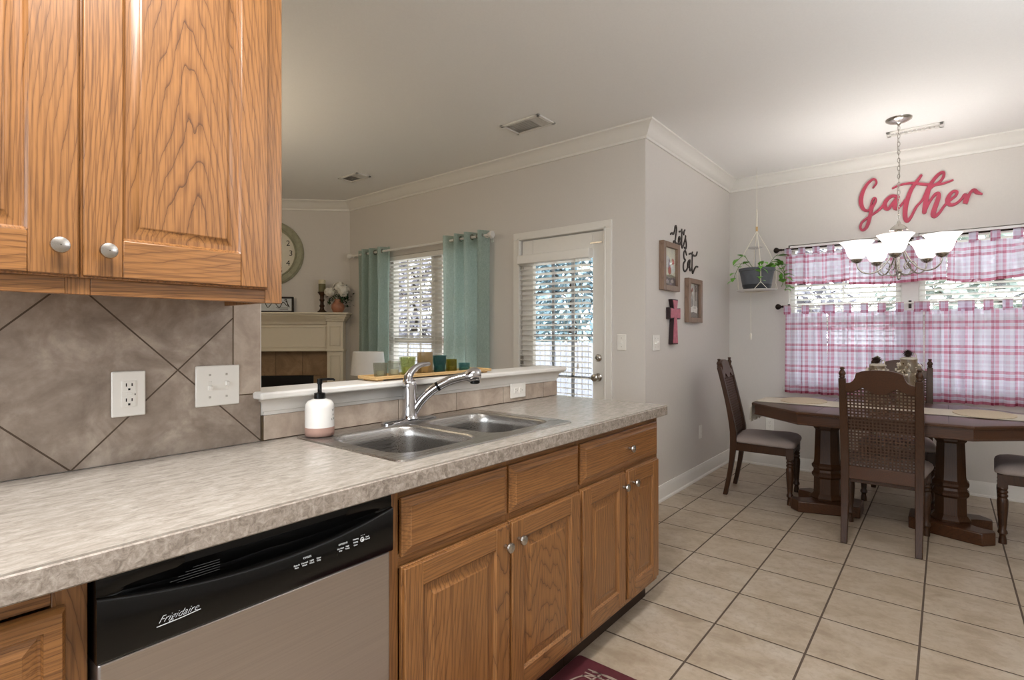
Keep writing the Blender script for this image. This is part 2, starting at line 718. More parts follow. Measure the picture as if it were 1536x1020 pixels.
def plaid():
    t = NT('red_plaid_cotton')
    tc = t.n('ShaderNodeTexCoord')
    sp = t.n('ShaderNodeSeparateXYZ')
    t.l(tc.outputs['UV'], sp.inputs[0])
    fac = []
    for i in (0, 1):
        f = t.math('FRACT', t.math('DIVIDE', sp.outputs[i], 0.19))
        st = [(0.0, g(0.46)), (0.11, g(0.08)), (0.14, g(0.17)), (0.18, g(0.06)), (0.24, g(0.46)), (0.35, g(0.03)),
              (0.48, g(0.13)), (0.56, g(0.02)), (0.64, g(0.18)), (0.76, g(0.03)), (0.86, g(0.10)), (0.91, g(0.02))]
        fac.append(t.math('MULTIPLY', t.ramp(f, st, 'CONSTANT'), 0.85 if i == 0 else 1.0))
    s = t.math('MULTIPLY', t.math('ADD', fac[0], fac[1]), 0.80)
    # wine-red hem bands run at the very bottom (v below 0.02)
    hem = t.math('MULTIPLY', t.math('LESS_THAN', sp.outputs[1], 0.022), 0.26)
    s = t.math('MINIMUM', t.math('ADD', s, hem), 1.0)
    col = t.ramp(s, [(0.0, lin('#eff0fb')), (0.20, lin('#e2daea')), (0.5, lin('#d496ae')), (0.75, lin('#c2728a')), (1.0, lin('#8e2f46'))])
    return cloth(t, col, 0.64, 0.045)


M['plaid'] = plaid()


def frosted():
    t = NT('frosted_lamp_glass')
    b = t.b.inputs
    t.base(t.ramp(t.noise(t.coord(), 30, 3), [(0.3, g(0.86)), (0.7, g(0.95))]))
    b['Roughness'].default_value = 0.4
    b['Emission Color'].default_value = (1, 0.96, 0.9, 1)
    b['Emission Strength'].default_value = 1.4
    return t.mat


M['frosted'] = frosted()
M['sheer_stem'] = tinted('clear_acrylic', '#e4e2e2', 0.1, 0.5)


def floor_mat():
    t = NT('floor_tile')
    v = t.coord()
    sp = t.n('ShaderNodeSeparateXYZ')
    t.l(v, sp.inputs[0])
    P = 0.345
    msk = None
    ids = []
    for i, o in ((0, 2.68), (1, 0.08)):
        q = t.math('DIVIDE', t.math('SUBTRACT', sp.outputs[i], o - 20 * P), P)
        fr = t.math('FRACT', q)
        ids.append(t.math('FLOOR', q))
        d = t.math('MINIMUM', fr, t.math('SUBTRACT', 1.0, fr))
        msk = d if msk is None else t.math('MINIMUM', msk, d)
    edge = t.math('LESS_THAN', msk, 0.0115)
    cm = t.n('ShaderNodeCombineXYZ')
    t.l(ids[0], cm.inputs[0])
    t.l(ids[1], cm.inputs[1])
    wn = t.n('ShaderNodeTexWhiteNoise')
    t.l(cm.outputs[0], wn.inputs[0])
    off = t.n('ShaderNodeVectorMath', operation='SCALE')
    t.l(wn.outputs['Color'], off.inputs[0])
    off.inputs['Scale'].default_value = 20.0
    ad = t.n('ShaderNodeVectorMath', operation='ADD')
    t.l(v, ad.inputs[0])
    t.l(off.outputs[0], ad.inputs[1])
    a = t.noise(t.map(ad.outputs[0], scale=(1.6, 0.9, 1)), 5.0, 6, 0.62, 0.7)
    b = t.noise(ad.outputs[0], 34, 5, 0.65)
    c = t.ramp(a, [(0.28, lin('#998872')), (0.48, lin('#b2a38f')), (0.7, lin('#c1b5a5'))])
    c = t.mix(t.ramp(b, [(0.46, g(0)), (0.7, g(0.5))]), c, lin('#93806b'))
    c = t.mix(t.math('MULTIPLY', wn.outputs[0], 0.14), c, lin('#b7a48c'))
    c = t.mix(edge, c, lin('#54463a'))
    t.base(c)
    t.put(t.b.inputs['Roughness'], t.math('ADD', t.math('MULTIPLY', edge, 0.4), 0.32))
    h = t.ramp(msk, [(0.008, g(0)), (0.022, g(1))])
    t.bump(h, 0.5, 0.002)
    return t.mat


M['floor'] = floor_mat()


def splash_mat():
    t = stone('diagonal_wall_tile', '#7d6f63', '#a09184', '#bdb0a2', 9.0, 0.34, 38, 0.45)
    v = t.coord()
    sp = t.n('ShaderNodeSeparateXYZ')
    t.l(v, sp.inputs[0])
    x, z = sp.outputs[0], sp.outputs[2]
    P = 0.467
    m = None
    for q, o in ((t.math('ADD', x, z), 1.711 - 1.114), (t.math('SUBTRACT', z, x), 0.581 - 0.714)):
        f = t.math('FRACT', t.math('DIVIDE', t.math('SUBTRACT', q, o - 10 * P), P))
        d = t.math('MINIMUM', f, t.math('SUBTRACT', 1.0, f))
        m = d if m is None else t.math('MINIMUM', m, d)
    e = t.math('LESS_THAN', m, 0.0058)
    old = t.b.inputs['Base Color'].links[0].from_socket
    t.base(t.mix(e, old, lin('#4c3c2c')))
    return t.mat


M['splash'] = splash_mat()
M['tile'] = stone('border_tile', '#988879', '#b4a495', '#c6b9aa', 9.0, 0.34, 40, 0.35).mat
M['grout'] = plain('brown_grout', '#54442f', 0.9)
M['fire_tile'] = stone('hearth_tile', '#7d654c', '#94795c', '#a88d6e', 7.0, 0.4, 70, 0.3).mat


def counter_mat(name, c0, c1, c2, edge=False):
    t = NT(name)
    v = t.coord()
    a = t.noise(t.map(v, scale=(1, 1, 1) if edge else (.45, 1.3, 1)), 70 if edge else 48, 6, 0.7, 0.8)
    b = t.noise(v, 210, 4, 0.65)
    k = t.noise(v, 9, 3, 0.5)
    c = t.ramp(a, [(0.34, lin(c0)), (0.5, lin(c1)), (0.66, lin(c2))])
    c = t.mix(t.ramp(b, [(0.5, g(0)), (0.72, g(0.5 if edge else 0.35))]), c, lin(c0))
    c = t.mix(t.math('MULTIPLY', k, 0.12), c, lin(c0))
    t.base(c)
    t.b.inputs['Roughness'].default_value = 0.24
    return t.mat


M['counter'] = counter_mat('laminate_counter', '#918980', '#a8a197', '#bab3aa')
M['counter_edge'] = counter_mat('laminate_edge', '#7d736a', '#9f958b', '#b8aea4', True)


def steel(name, axis, rough=0.3, col='#b5b2ae'):
    t = NT(name)
    v = t.coord()
    sc = {'x': (3, 400, 400), 'z': (400, 400, 3), 'y': (400, 3, 400)}[axis]
    nz = t.noise(t.map(v, scale=sc), 1.0, 3)
    c = lin(col)
    t.base(t.ramp(nz, [(0.3, tuple(q * 0.9 for q in c[:3]) + (1,)), (0.7, c)]))
    t.b.inputs['Metallic'].default_value = 1.0
    t.put(t.b.inputs['Roughness'], t.math('ADD', t.math('MULTIPLY', nz, 0.1), rough - 0.05))
    t.b.inputs['Anisotropic'].default_value = 0.5
    return t.mat


M['steel'] = steel('brushed_steel_sink', 'x', 0.28)
M['steel_dw'] = steel('brushed_steel_door', 'x', 0.36, '#b3aca8')
M['grass'] = plain('lawn', '#77715f', 0.95, vary=0.3, scale=3)
M['patio'] = plain('concrete', '#c4c0ba', 0.9, vary=0.1, scale=5)
M['fence'] = plain('weathered_fence', '#999aa2', 0.9, vary=0.15, scale=12)
M['bark'] = plain('bark', '#4d443e', 0.9, vary=0.25, scale=30)
M['tree_blue'] = plain('blue_green_needles', '#8ba3ab', 0.8, vary=0.3, scale=3)
M['tree_grey'] = plain('grey_twigs', '#a5a2aa', 0.9, vary=0.3, scale=3)
M['tree_green'] = plain('soft_green_leaves', '#9aa79b', 0.8, vary=0.3, scale=3)

# ================================================================ THE SETTING
H = 2.745          # ceiling height
XD = 5.46          # dining window wall
YS = 1.66          # short side wall with the pictures
XL = 3.555         # living-room window wall
YC = 5.26          # where the diagonal chimney wall starts
YK = 1.65          # tiled kitchen wall
TH = 0.14          # wall thickness
YR = -2.5          # far right wall, out of frame
XB = -2.3          # wall behind the camera
DL = 1.62          # diagonal wall length
r2 = math.sqrt(0.5)
DE = (XL - DL * r2, YC + DL * r2)     # far end of the diagonal wall

struct('floor', MB().box(XB - .2, XD + .2, YR - .2, 7.2, -0.06, 0), M['floor'])
struct('ceiling', MB().box(XB - .2, XD + .2, YR - .2, 7.2, H, H + 0.08), M['ceil'])


def wall_x(name, x0, x1, y0, y1, holes=()):
    """wall whose face is a plane of constant x, with rectangular openings (ya, yb, za, zb)"""
    m = MB()
    ys = sorted({y0, y1} | {q for h in holes for q in h[:2]})
    for a, b in zip(ys[:-1], ys[1:]):
        hs = [h for h in holes if h[0] <= a + 1e-6 and h[1] >= b - 1e-6]
        if not hs:
            m.box(x0, x1, a, b, 0, H)
        else:
            h = hs[0]
            if h[2] > 0:
                m.box(x0, x1, a, b, 0, h[2])
            m.box(x0, x1, a, b, h[3], H)
    return struct(name, m, M['wall'])


DW_Y0, DW_Y1, DW_Z0, DW_Z1 = -0.68, 1.13, 0.76, 2.065      # dining double window
LW_Y0, LW_Y1, LW_Z0, LW_Z1 = 3.24, 4.60, 0.30, 2.06        # living double window
PD_Y0, PD_Y1, PD_Z1 = 1.985, 2.79, 2.035                   # patio door opening
wall_x('wall_back', XD, XD + TH, YR - TH, YS + TH, [(DW_Y0, DW_Y1, DW_Z0, DW_Z1)])
struct('wall_side', MB().box(XL, XD, YS, YS + TH, 0, H), M['wall'])
wall_x('wall_living', XL, XL + TH, YS + TH, YC + .1, [(PD_Y0, PD_Y1, 0, PD_Z1), (LW_Y0, LW_Y1, LW_Z0, LW_Z1)])
struct('wall_fireplace', MB().prism([(XL, YC), DE, (DE[0] + TH * r2, DE[1] + TH * r2), (XL + TH * r2, YC + TH * r2)], 0, H, 'xy'), M['wall'])
struct('wall_far', MB().box(XB, DE[0] + .1, DE[1], DE[1] + TH, 0, H), M['wall'])
RD_Y0, RD_Y1, RD_Z0, RD_Z1 = -1.3, 1.5, 0.95, 2.5          # window added behind the camera for daylight
wall_x('wall_rear', XB - TH, XB, YR - TH, DE[1] + TH, [(RD_Y0, RD_Y1, RD_Z0, RD_Z1)])
struct('wall_right', MB().box(XB, XD, YR - TH, YR, 0, H), M['wall'])
struct('wall_kitchen', MB().box(XB, 0.802, YK + .0105, YK + .11, 0, H), M['wall'])
struct('wall_half', MB().box(0.8025, 2.40, YK + .0105, YK + .10, 0, 1.045), M['wall'])


def offs(path, k, d):
    """mitred offset of vertex k to the left of the path by d"""
    def nrm(a, b):
        t = (Vector(b) - Vector(a)).normalized()
        return Vector((-t.y, t.x))
    n0 = nrm(path[k - 1], path[k]) if k > 0 else None
    n1 = nrm(path[k], path[k + 1]) if k < len(path) - 1 else None
    if n0 is None:
        n = n1
    elif n1 is None:
        n = n0
    else:
        n = (n0 + n1)
        n = n / n.dot(n0)
    return Vector(path[k]) + n * d


ROOM = [(XD, YR), (XD, YS), (XL, YS), (XL, YC), DE, (XB, DE[1])]
CROWN = [(0, .105), (.012, .105), (.014, .088), (.030, .078), (.045, .052), (.062, .030), (.082, .016), (.092, .012), (.092, 0), (0, 0)]
for k in range(len(ROOM) - 1):
    m = MB()
    m.rings([[tuple(offs(ROOM, e, d)) + (H - z,) for d, z in CROWN] for e in (k, k + 1)])
    struct('trim_%d' % (k + 1), m, M['trim'])
BASE = [(0, 0), (.016, 0), (.016, .085), (.010, .10), (.006, .112), (0, .112)]
SHOE = [(.016, 0), (.028, 0), (.026, .012), (.016, .018)]
names = ['baseboard_back', 'baseboard_side']
for k in range(2):
    m = MB()
    m.rings([[tuple(offs(ROOM, e, d)) + (z,) for d, z in BASE] for e in (k, k + 1)])
    m.rings([[tuple(offs(ROOM, e, d)) + (z,) for d, z in SHOE] for e in (k, k + 1)])
    struct(names[k], m, M['trim'])
m = MB()
for a, b in ((YS, 1.926), (2.856, YC)):
    m.box(XL - .016, XL, a, b, 0, .11)
struct('baseboard_living', m, M['trim'], bevel=.004)


# ---------------------------------------------------------------- windows
def sash_window(name, y0, y1, z0, z1, x, cols, rows, meet):
    """one sash unit with muntins, set in plane x (outside is +x)"""
    f = MB()
    w = .045
    f.box(x, x + .07, y0, y0 + w, z0, z1)
    f.box(x, x + .07, y1 - w, y1, z0, z1)
    f.box(x, x + .07, y0, y1, z0, z0 + w)
    f.box(x, x + .07, y0, y1, z1 - w, z1)
    f.box(x + .01, x + .06, y0, y1, meet - .028, meet + .028)
    root = struct(name, f, M['trim'], bevel=.004)
    mu = MB()
    for za, zb in ((z0 + w, meet), (meet, z1 - w)):
        for i in range(1, cols):
            yy = y0 + w + (y1 - y0 - 2 * w) * i / cols
            mu.box(x + .028, x + .044, yy - .009, yy + .009, za, zb)
        for j in range(1, rows):
            zz = za + (zb - za) * j / rows
            mu.box(x + .028, x + .044, y0 + w, y1 - w, zz - .009, zz + .009)
    obj('muntins', mu, M['trim'], root)
    obj('pane', MB().box(x + .034, x + .038, y0 + w, y1 - w, z0 + w, z1 - w), M['glass'], root)
    return root


# out of frame: window added behind the camera to let in extra daylight
m = MB()
for a, b in ((RD_Y0, RD_Y0 + .06), (.05, .15), (RD_Y1 - .06, RD_Y1)):
    m.box(XB - .09, XB - .04, a, b, RD_Z0, RD_Z1)
m.box(XB - .09, XB - .04, RD_Y0, RD_Y1, RD_Z1 - .06, RD_Z1).box(XB - .09, XB - .04, RD_Y0, RD_Y1, RD_Z0, RD_Z0 + .06)
d2 = struct('added_rear_window', m, M['trim'])
obj('pane', MB().box(XB - .067, XB - .063, RD_Y0 + .06, RD_Y1 - .06, RD_Z0 + .06, RD_Z1 - .06), M['glass'], d2)

MY = 0.225
sash_window('window_1', MY + .055, DW_Y1, DW_Z0, DW_Z1, XD + .06, 2, 2, 1.36)
sash_window('window_2', DW_Y0, MY - .055, DW_Z0, DW_Z1, XD + .06, 2, 2, 1.36)
struct('trim_6', MB().box(XD + .02, XD + .13, MY - .055, MY + .055, DW_Z0, DW_Z1), M['trim'])
struct('trim_7', MB().box(XD - .03, XD + .06, DW_Y0 - .04, DW_Y1 + .04, DW_Z0 - .03, DW_Z0), M['trim'], bevel=.006)
LM = 3.89
sash_window('window_3', LM + .032, LW_Y1, LW_Z0, LW_Z1, XL + .06, 3, 2, 1.18)
sash_window('window_4', LW_Y0, LM - .032, LW_Z0, LW_Z1, XL + .06, 3, 2, 1.18)
struct('trim_8', MB().box(XL + .065, XL + .13, LM - .032, LM + .032, LW_Z0, LW_Z1), M['trim'])
struct('trim_9', MB().box(XL - .03, XL + .06, LW_Y0 - .04, LW_Y1 + .04, LW_Z0 - .03, LW_Z0), M['trim'], bevel=.006)


def blind(label, x, y0, y1, z0, z1, ladders, pitch=.0415, depth=.05, tilt=-13, group=None, valance=False):
    """horizontal slat blind hanging in plane x"""
    root = thing('window_blind', label, 'blind', (x, (y0 + y1) / 2, z0), group)
    if valance:
        obj('valance', MB().box(x - .042, x + .02, y0 - .01, y1 + .01, z1 - .075, z1), M['white'], root, bevel=.008)
    else:
        obj('headrail', MB().box(x - .028, x + .028, y0, y1, z1 - .045, z1), M['white'], root, bevel=.004)
    s = MB()
    z = z1 - .085
    a = math.radians(tilt)
    c, sn = math.cos(a) * depth / 2, math.sin(a) * depth / 2
    while z > z0 + .03:
        s.rings([[(x - c, y, z - sn), (x, y, z + .002), (x + c, y, z + sn), (x + c, y, z + sn + .0028), (x, y, z + .005), (x - c, y, z - sn + .0028)] for y in (y0 + .004, y1 - .004)])
        z -= pitch
    obj('slats', s, M['white'], root)
    obj('bottom_rail', MB().box(x - .025, x + .025, y0 + .004, y1 - .004, z0, z0 + .018), M['white'], root, bevel=.003)
    cd = MB()
    for y in ladders:
        for dx in (-.026, .026):
            cd.tube([(x + dx, y, z0 + .01), (x + dx, y, z1 - .05)], .0012, 5)
    obj('ladder_cords', cd, M['rope'], root)
    return root


blind('white slat blind in left half of the red plaid window', XD + .028, MY + .06, DW_Y1 - .012, DW_Z0 + .01, DW_Z1 - .005, (MY + .2, .95), group='dining window blinds')
blind('white slat blind in right half of the red plaid window', XD + .028, DW_Y0 + .012, MY - .06, DW_Z0 + .01, DW_Z1 - .005, (-.5, .07), group='dining window blinds')
blind('white slat blind hung between the teal curtains', XL + .02, LW_Y0 + .012, LW_Y1 - .012, LW_Z0 + .01, LW_Z1 - .005, (3.35, 3.80, 4.45))

# ---------------------------------------------------------------- patio door
m = MB()
for a, b in ((PD_Y0 - .062, PD_Y0), (PD_Y1, PD_Y1 + .066)):
    m.box(XL - .018, XL, a, b, 0, PD_Z1)
m.box(XL - .018, XL, PD_Y0 - .062, PD_Y1 + .066, PD_Z1, PD_Z1 + .062)
for a, b in ((PD_Y0 - .016, PD_Y0), (PD_Y1, PD_Y1 + .016)):
    m.box(XL - .024, XL - .018, a, b, 0, PD_Z1 + .016)
m.box(XL - .024, XL - .018, PD_Y0 - .016, PD_Y1 + .016, PD_Z1, PD_Z1 + .016)
struct('trim_10', m, M['trim'], bevel=.004)
dx0, dx1 = XL + .012, XL + .056
gy0, gy1, gz0, gz1 = 2.10, 2.67, .22, 1.88
m = MB()
m.box(dx0, dx1, PD_Y0 + .006, gy0, .008, PD_Z1 - .008)
m.box(dx0, dx1, gy1, PD_Y1 - .006, .008, PD_Z1 - .008)
m.box(dx0, dx1, gy0, gy1, .008, gz0)
m.box(dx0, dx1, gy0, gy1, gz1, PD_Z1 - .008)
door = struct('door_1', m, M['trim'], bevel=.004)
m = MB()
for i in range(1, 3):
    y = gy0 + (gy1 - gy0) * i / 3
    m.box(dx0 + .016, dx0 + .030, y - .011, y + .011, gz0, gz1)
for zz in (.565, .905, 1.235, 1.575):
    m.box(dx0 + .016, dx0 + .030, gy0, gy1, zz - .011, zz + .011)
obj('muntins', m, plain('grey_muntin', '#8f9398', 0.5), door)
obj('pane', MB().box(dx0 + .021, dx0 + .025, gy0, gy1, gz0, gz1), M['glass'], door)
k = MB().lathe([(.031, 0), (.031, -.006), (.020, -.012), (.012, -.022), (.012, -.034), (.022, -.044), (.029, -.056), (.027, -.068), (.014, -.076)], (dx0, 2.048, .917), 20, 'x')
obj('door_knob', k, M['nickel'], door)
k = MB().lathe([(.029, 0), (.029, -.008), (.022, -.016), (.014, -.018)], (dx0, 2.048, 1.064), 20, 'x')
k.box(dx0 - .034, dx0 - .016, 2.043, 2.053, 1.052, 1.076)
obj('deadbolt', k, M['nickel'], door)
for z in (.25, 1.02, 1.82):
    obj('hinge', MB().lathe([(.008, -.045), (.008, .045)], (dx0 - .012, PD_Y1 + .003, z), 8).box(dx0 - .010, dx0 - .001, PD_Y1 - .022, PD_Y1 + .003, z - .04, z + .04), M['nickel'], door)
for z in (.905, 1.064):
    obj('strike_plate', MB().box(dx0 + .004, dx0 + .03, PD_Y0 + .001, PD_Y0 + .006, z - .035, z + .035), M['bronze'], door)
obj('catch', MB().box(dx0 - .008, dx0, PD_Y0 + .03, PD_Y0 + .13, 1.938, 1.948).box(dx0 - .016, dx0, PD_Y0 - .004, PD_Y0 + .012, 1.93, 1.98), M['nickel'], door)
b = blind('white slat blind mounted on the patio door glass', XL - .022, 2.095, 2.775, .20, 1.90, (2.16, 2.32, 2.62), valance=True)
m = MB()
for y in (2.185, 2.215):
    m.tube([(XL - .060, y, 1.83), (XL - .060, y, 1.02), (XL - .060, y + .006, .96)], .0018, 5)
m.lathe([(.003, .03), (.008, 0), (.008, -.01)], (XL - .060, 2.185, .99), 8)
m.lathe([(.003, .03), (.008, 0), (.008, -.01)], (XL - .060, 2.223, .94), 8)
obj('pull_cord', m, M['rope'], b)

# ---------------------------------------------------------------- plates on walls


def plate_thing(name, label, cat, c, right, w, h, kind, group=None, n=1):
    """switch or socket plate; c = centre on the wall face, right = unit vector along the wall as seen from the room"""
    root = thing(name, label, cat, c, group)
    R = Vector(right)
    U = Vector((0, 0, 1))
    N = R.cross(U)
    def bx(mb, u, v, su, sv, d0, d1):
        pts = []
        for d in (d0, d1):
            for a, b in ((-1, -1), (1, -1), (1, 1), (-1, 1)):
                pts.append(Vector(c) + R * (u + a * su / 2) + U * (v + b * sv / 2) + N * d)
        mb.add(pts, [(0, 3, 2, 1), (4, 5, 6, 7), (0, 1, 5, 4), (1, 2, 6, 5), (2, 3, 7, 6), (3, 0, 4, 7)])
        return mb
    obj('plate', bx(MB(), 0, 0, w, h, .0005, .0065), M['plate'], root, bevel=.003)
    if kind == 'toggle':
        for i in range(n):
            u = (i - (n - 1) / 2) * .046
            obj('toggle', bx(bx(MB(), u, 0, .011, .026, .006, .008), u, (.005 if i % 2 else -.005), .009, .012, .007, .018), M['plate'], root, bevel=.001)
            for v in (.032, -.032):
                obj('screw', bx(MB(), u, v, .006, .006, .006, .0075), M['grey_plastic'], root, bevel=.001)
    elif kind in ('duplex', 'gfci', 'duplex_h'):
        hor = kind == 'duplex_h'
        smat = M['slot'] if kind == 'gfci' else M['grey_plastic']
        if kind == 'gfci':
            bo = obj('test_button', bx(bx(MB(), 0, 0, .034, .0675, .006, .0082), 0, 0, .014, .006, .0080, .0096), M['plate'], root, bevel=.001)
            obj('indicator', bx(MB(), .013, -.002, .0022, .004, .008, .0092), smat, bo)
        for s in (-1, 1):
            q = s * .0195
            body, sl = MB(), MB()
            if hor:
                bx(body, q, 0, .030, .028, .006, .0085)
            else:
                bx(body, 0, q, .030, .028, .006, .0085)
            for du, dv, a, b_ in ((-.0062, .004, .0024, .0085), (.0062, .004, .0024, .0075), (0, -.0075, .0048, .005)):
                if hor:
                    bx(sl, q - dv, du, b_, a, .008, .0092)
                else:
                    bx(sl, du, q + dv, a, b_, .008, .0092)
            rc = obj('receptacle', body, M['plate'], root, bevel=.002)
            obj('slots', sl, smat, rc)
    return root


plate_thing('wall_outlet', 'white double socket plate set in the diagonal backsplash tile', 'outlet', (.449, YK - .001, 1.091), (1, 0, 0), .075, .117, 'gfci')
plate_thing('light_switch', 'white two-toggle switch plate at the right end of the backsplash', 'switch', (.668, YK - .001, 1.096), (1, 0, 0), .121, .117, 'toggle', n=2)
plate_thing('wall_outlet', 'white sideways socket plate in the tile strip under the ledge', 'outlet', (2.061, YK - .012, .969), (1, 0, 0), .118, .072, 'duplex_h')
plate_thing('light_switch', 'white single switch plate beside the patio door', 'switch', (XL - .0005, 1.845, 1.185), (0, -1, 0), .073, .117, 'toggle')
plate_thing('light_switch', 'white two-toggle switch plate left of the pink cross', 'switch', (3.73, YS - .0005, 1.182), (1, 0, 0), .118, .117, 'toggle', n=2)
plate_thing('wall_outlet', 'white socket plate low behind the left end of the dining table', 'outlet', (XD - .0005, 1.288, .395), (0, -1, 0), .072, .115, 'duplex')
plate_thing('wall_outlet', 'white socket plate low on the wall under the framed pictures', 'outlet', (4.645, YS - .0005, .395), (1, 0, 0), .072, .115, 'duplex')

# ---------------------------------------------------------------- ceiling vents


def vent(label, cx, cy, lx, ly, opening, duct='slot'):
    root = thing('ceiling_vent', label, 'vent', (cx, cy, H - .012))
    m = MB()
    fx, fy = .026, .026
    m.box(cx - lx / 2, cx + lx / 2, cy - ly / 2, cy - ly / 2 + fy, H - .012, H - .0005)
    m.box(cx - lx / 2, cx + lx / 2, cy + ly / 2 - fy, cy + ly / 2, H - .012, H - .0005)
    m.box(cx - lx / 2, cx - lx / 2 + fx, cy - ly / 2, cy + ly / 2, H - .012, H - .0005)
    m.box(cx + lx / 2 - fx, cx + lx / 2, cy - ly / 2, cy + ly / 2, H - .012, H - .0005)
    obj('frame', m, M['vent'], root, bevel=.003)
    s = MB()
    n = 11
    a, b = cy - ly / 2 + fy, cy + ly / 2 - fy
    for i in range(n):
        y = a + (b - a) * (i + .5) / n
        d = .009 if y > a + (b - a) * opening else -.009
        x0, x1 = cx - lx / 2 + fx, cx + lx / 2 - fx
        s.rings([[(x, y - d, H - .011), (x, y - d + .0015, H - .011), (x, y + d + .0015, H - .001), (x, y + d, H - .001)] for x in (x0, x1)])
    obj('louvres', s, M['vent_grey'], root)
    obj('duct_opening', MB().box(cx - lx / 2 + fx, cx + lx / 2 - fx, a, a + (b - a) * opening, H - .0012, H - .0004), M[duct], root)
    return root


vent('white ceiling vent above the middle of the living room, nearer the outside corner', 3.03, 2.315, .21, .34, .30)
vent('small white ceiling vent far back near the fireplace', 3.01, 4.38, .165, .30, .35)
vent('white ceiling vent behind the chandelier chain', 4.89, .175, .11, .335, .22, 'vent_grey')

# ---------------------------------------------------------------- tiled backsplash
root = thing('tile_backsplash', 'beige diagonal tile backsplash behind the long counter', 'backsplash', (0.2, YK, .914))
obj('field_tiles', MB().box(XB + .02, .711, YK, YK + .010, .914, 1.40).box(.711, .795, YK, YK + .010, .914, 1.0605), M['splash'], root)
m = MB().box(.7145, .7945, YK - .001, YK + .010, 1.0635, 1.40)
obj('border_tile', m, M['tile'], root, bevel=.0015)
obj('grout_line', MB().box(.711, .7945, YK + .001, YK + .0095, 1.06, 1.40), M['grout'], root)
root = thing('tile_strip', 'single row of beige tiles under the white ledge behind the sink', 'tile', (1.6, YK, .914))
xs = [.799, 1.325, 1.641, 1.955, 2.285, 2.41]
for a, b in zip(xs[:-1], xs[1:]):
    obj('tile', MB().box(a + .0016, b - .0016, YK - .011, YK + .009, .9165, .9925), M['tile'], root, bevel=.0015)
obj('grout', MB().box(.797, 2.4085, YK - .009, YK + .009, .9145, .9925), M['grout'], root)

# ---------------------------------------------------------------- bar ledge
root = thing('bar_ledge', 'ivory wooden ledge capping the half wall behind the sink', 'ledge', (1.6, YK, .9935))
obj('ledge_top', MB().box(.772, 2.443, 1.598, 1.772, 1.0455, 1.0685), M['trim'], root, bevel=.007, seg=3)
COVE = [(1.648, .9935), (1.641, .9935), (1.641, 1.004), (1.636, 1.006), (1.6355, 1.018), (1.631, 1.030), (1.621, 1.039), (1.608, 1.0445), (1.648, 1.0445)]
m = MB()
m.rings([[(x + (1 if x > 1 else -1) * (1.641 - y if y < 1.641 else 0), y, z) for y, z in COVE] for x in (.800, 2.410)])
m.box(.797, 2.412, 1.648, 1.66, .9935, 1.0445)
m.box(2.3995, 2.412, 1.66, 1.755, .9935, 1.0445)
obj('cove_moulding', m, M['trim'], root)

# ================================================================ KITCHEN
# countertop with a rounded front edge and a hole for the sink
SX0, SX1, SY0, SY1 = .895, 1.70, 1.095, 1.612
m = MB()
cy0, cy1, cx0, cx1 = 1.012, YK - .012, XB + .02, 2.396
zt, zb = .914, .868
m.box(cx0, SX0 + .02, cy0, cy1, zt - .028, zt)
m.box(SX1 - .02, cx1, cy0, cy1, zt - .028, zt)
m.box(SX0 + .02, SX1 - .02, cy0, SY0 + .02, zt - .028, zt)
m.box(SX0 + .02, SX1 - .02, SY1 - .02, cy1, zt - .028, zt)
m.box(cx0, cx1, cy0, cy0 + .022, zb, zt - .028)
m.box(cx1 - .022, cx1, cy0 + .022, cy1, zb, zt - .028)
root = thing('countertop', 'speckled beige laminate countertop running past the sink', 'countertop', (.9, 1.33, zb))
obj('worktop', m, M['counter'], root)
obj('front_edge', MB().rings([[(x, cy0 + .0005, zt - .0035), (x, cy0 - .003, zt - .006), (x, cy0 - .0035, zb + .003), (x, cy0 + .0005, zb)] for x in (cx0, cx1)]), M['counter_edge'], root)


def knob(mb, x, y, z, d=(0, -1, 0), r=.016):
    """mushroom knob pointing along -y"""
    mb.lathe([(.006, 0), (.006, -.012), (r * .8, -.016), (r, -.021), (r * .92, -.026), (r * .5, -.0285), (.001, -.029)], (x, y, z), 18, 'y', True, False)
    return mb


def panel_door(x0, x1, z0, z1, y, parent, stile=.062, rail=.062, kx=None, kz=None, depth=.020, rise=.036, label=None):
    """frame-and-raised-panel door whose front is the plane y (room at -y)"""
    m = MB()
    a, b = x0 + stile, x1 - stile
    c, d = z0 + rail, z1 - rail
    m.box(x0, a, y, y + depth, z0, z1, 0)
    m.box(b, x1, y, y + depth, z0, z1, 0)
    m.box(a, b, y, y + depth, z0, c, 1)
    m.box(a, b, y, y + depth, d, z1, 1)
    # eased outer edge
    e = .009
    for (p, q, r, s) in ((x0 - .004, x1 + .004, z0 - .004, z1 + .004),):
        m.box(p, q, y + e, y + depth, r, s, 0)
    # raised panel
    rec, top, g0 = .0095, .002, .004
    def quad(i):
        t, yy = i
        return [(a + t, yy, c + t), (b - t, yy, c + t), (b - t, yy, d - t), (a + t, yy, d - t)]
    m.rings([quad((0, y + .0015)), quad((.004, y + .005)), quad((g0 + .002, y + rec)), quad((g0 + .010, y + rec)), quad((rise, y + top + .0015)), quad((rise + .0015, y + top))], True, False, True, 0)
    o = obj('door', m, [M['oak_v'], M['oak_h']], parent, bevel=.0035)
    if label:
        o['label'] = label
    if kx is not None:
        obj('knob', knob(MB(), kx, y - .001, kz), M['nickel'], o)
    return o


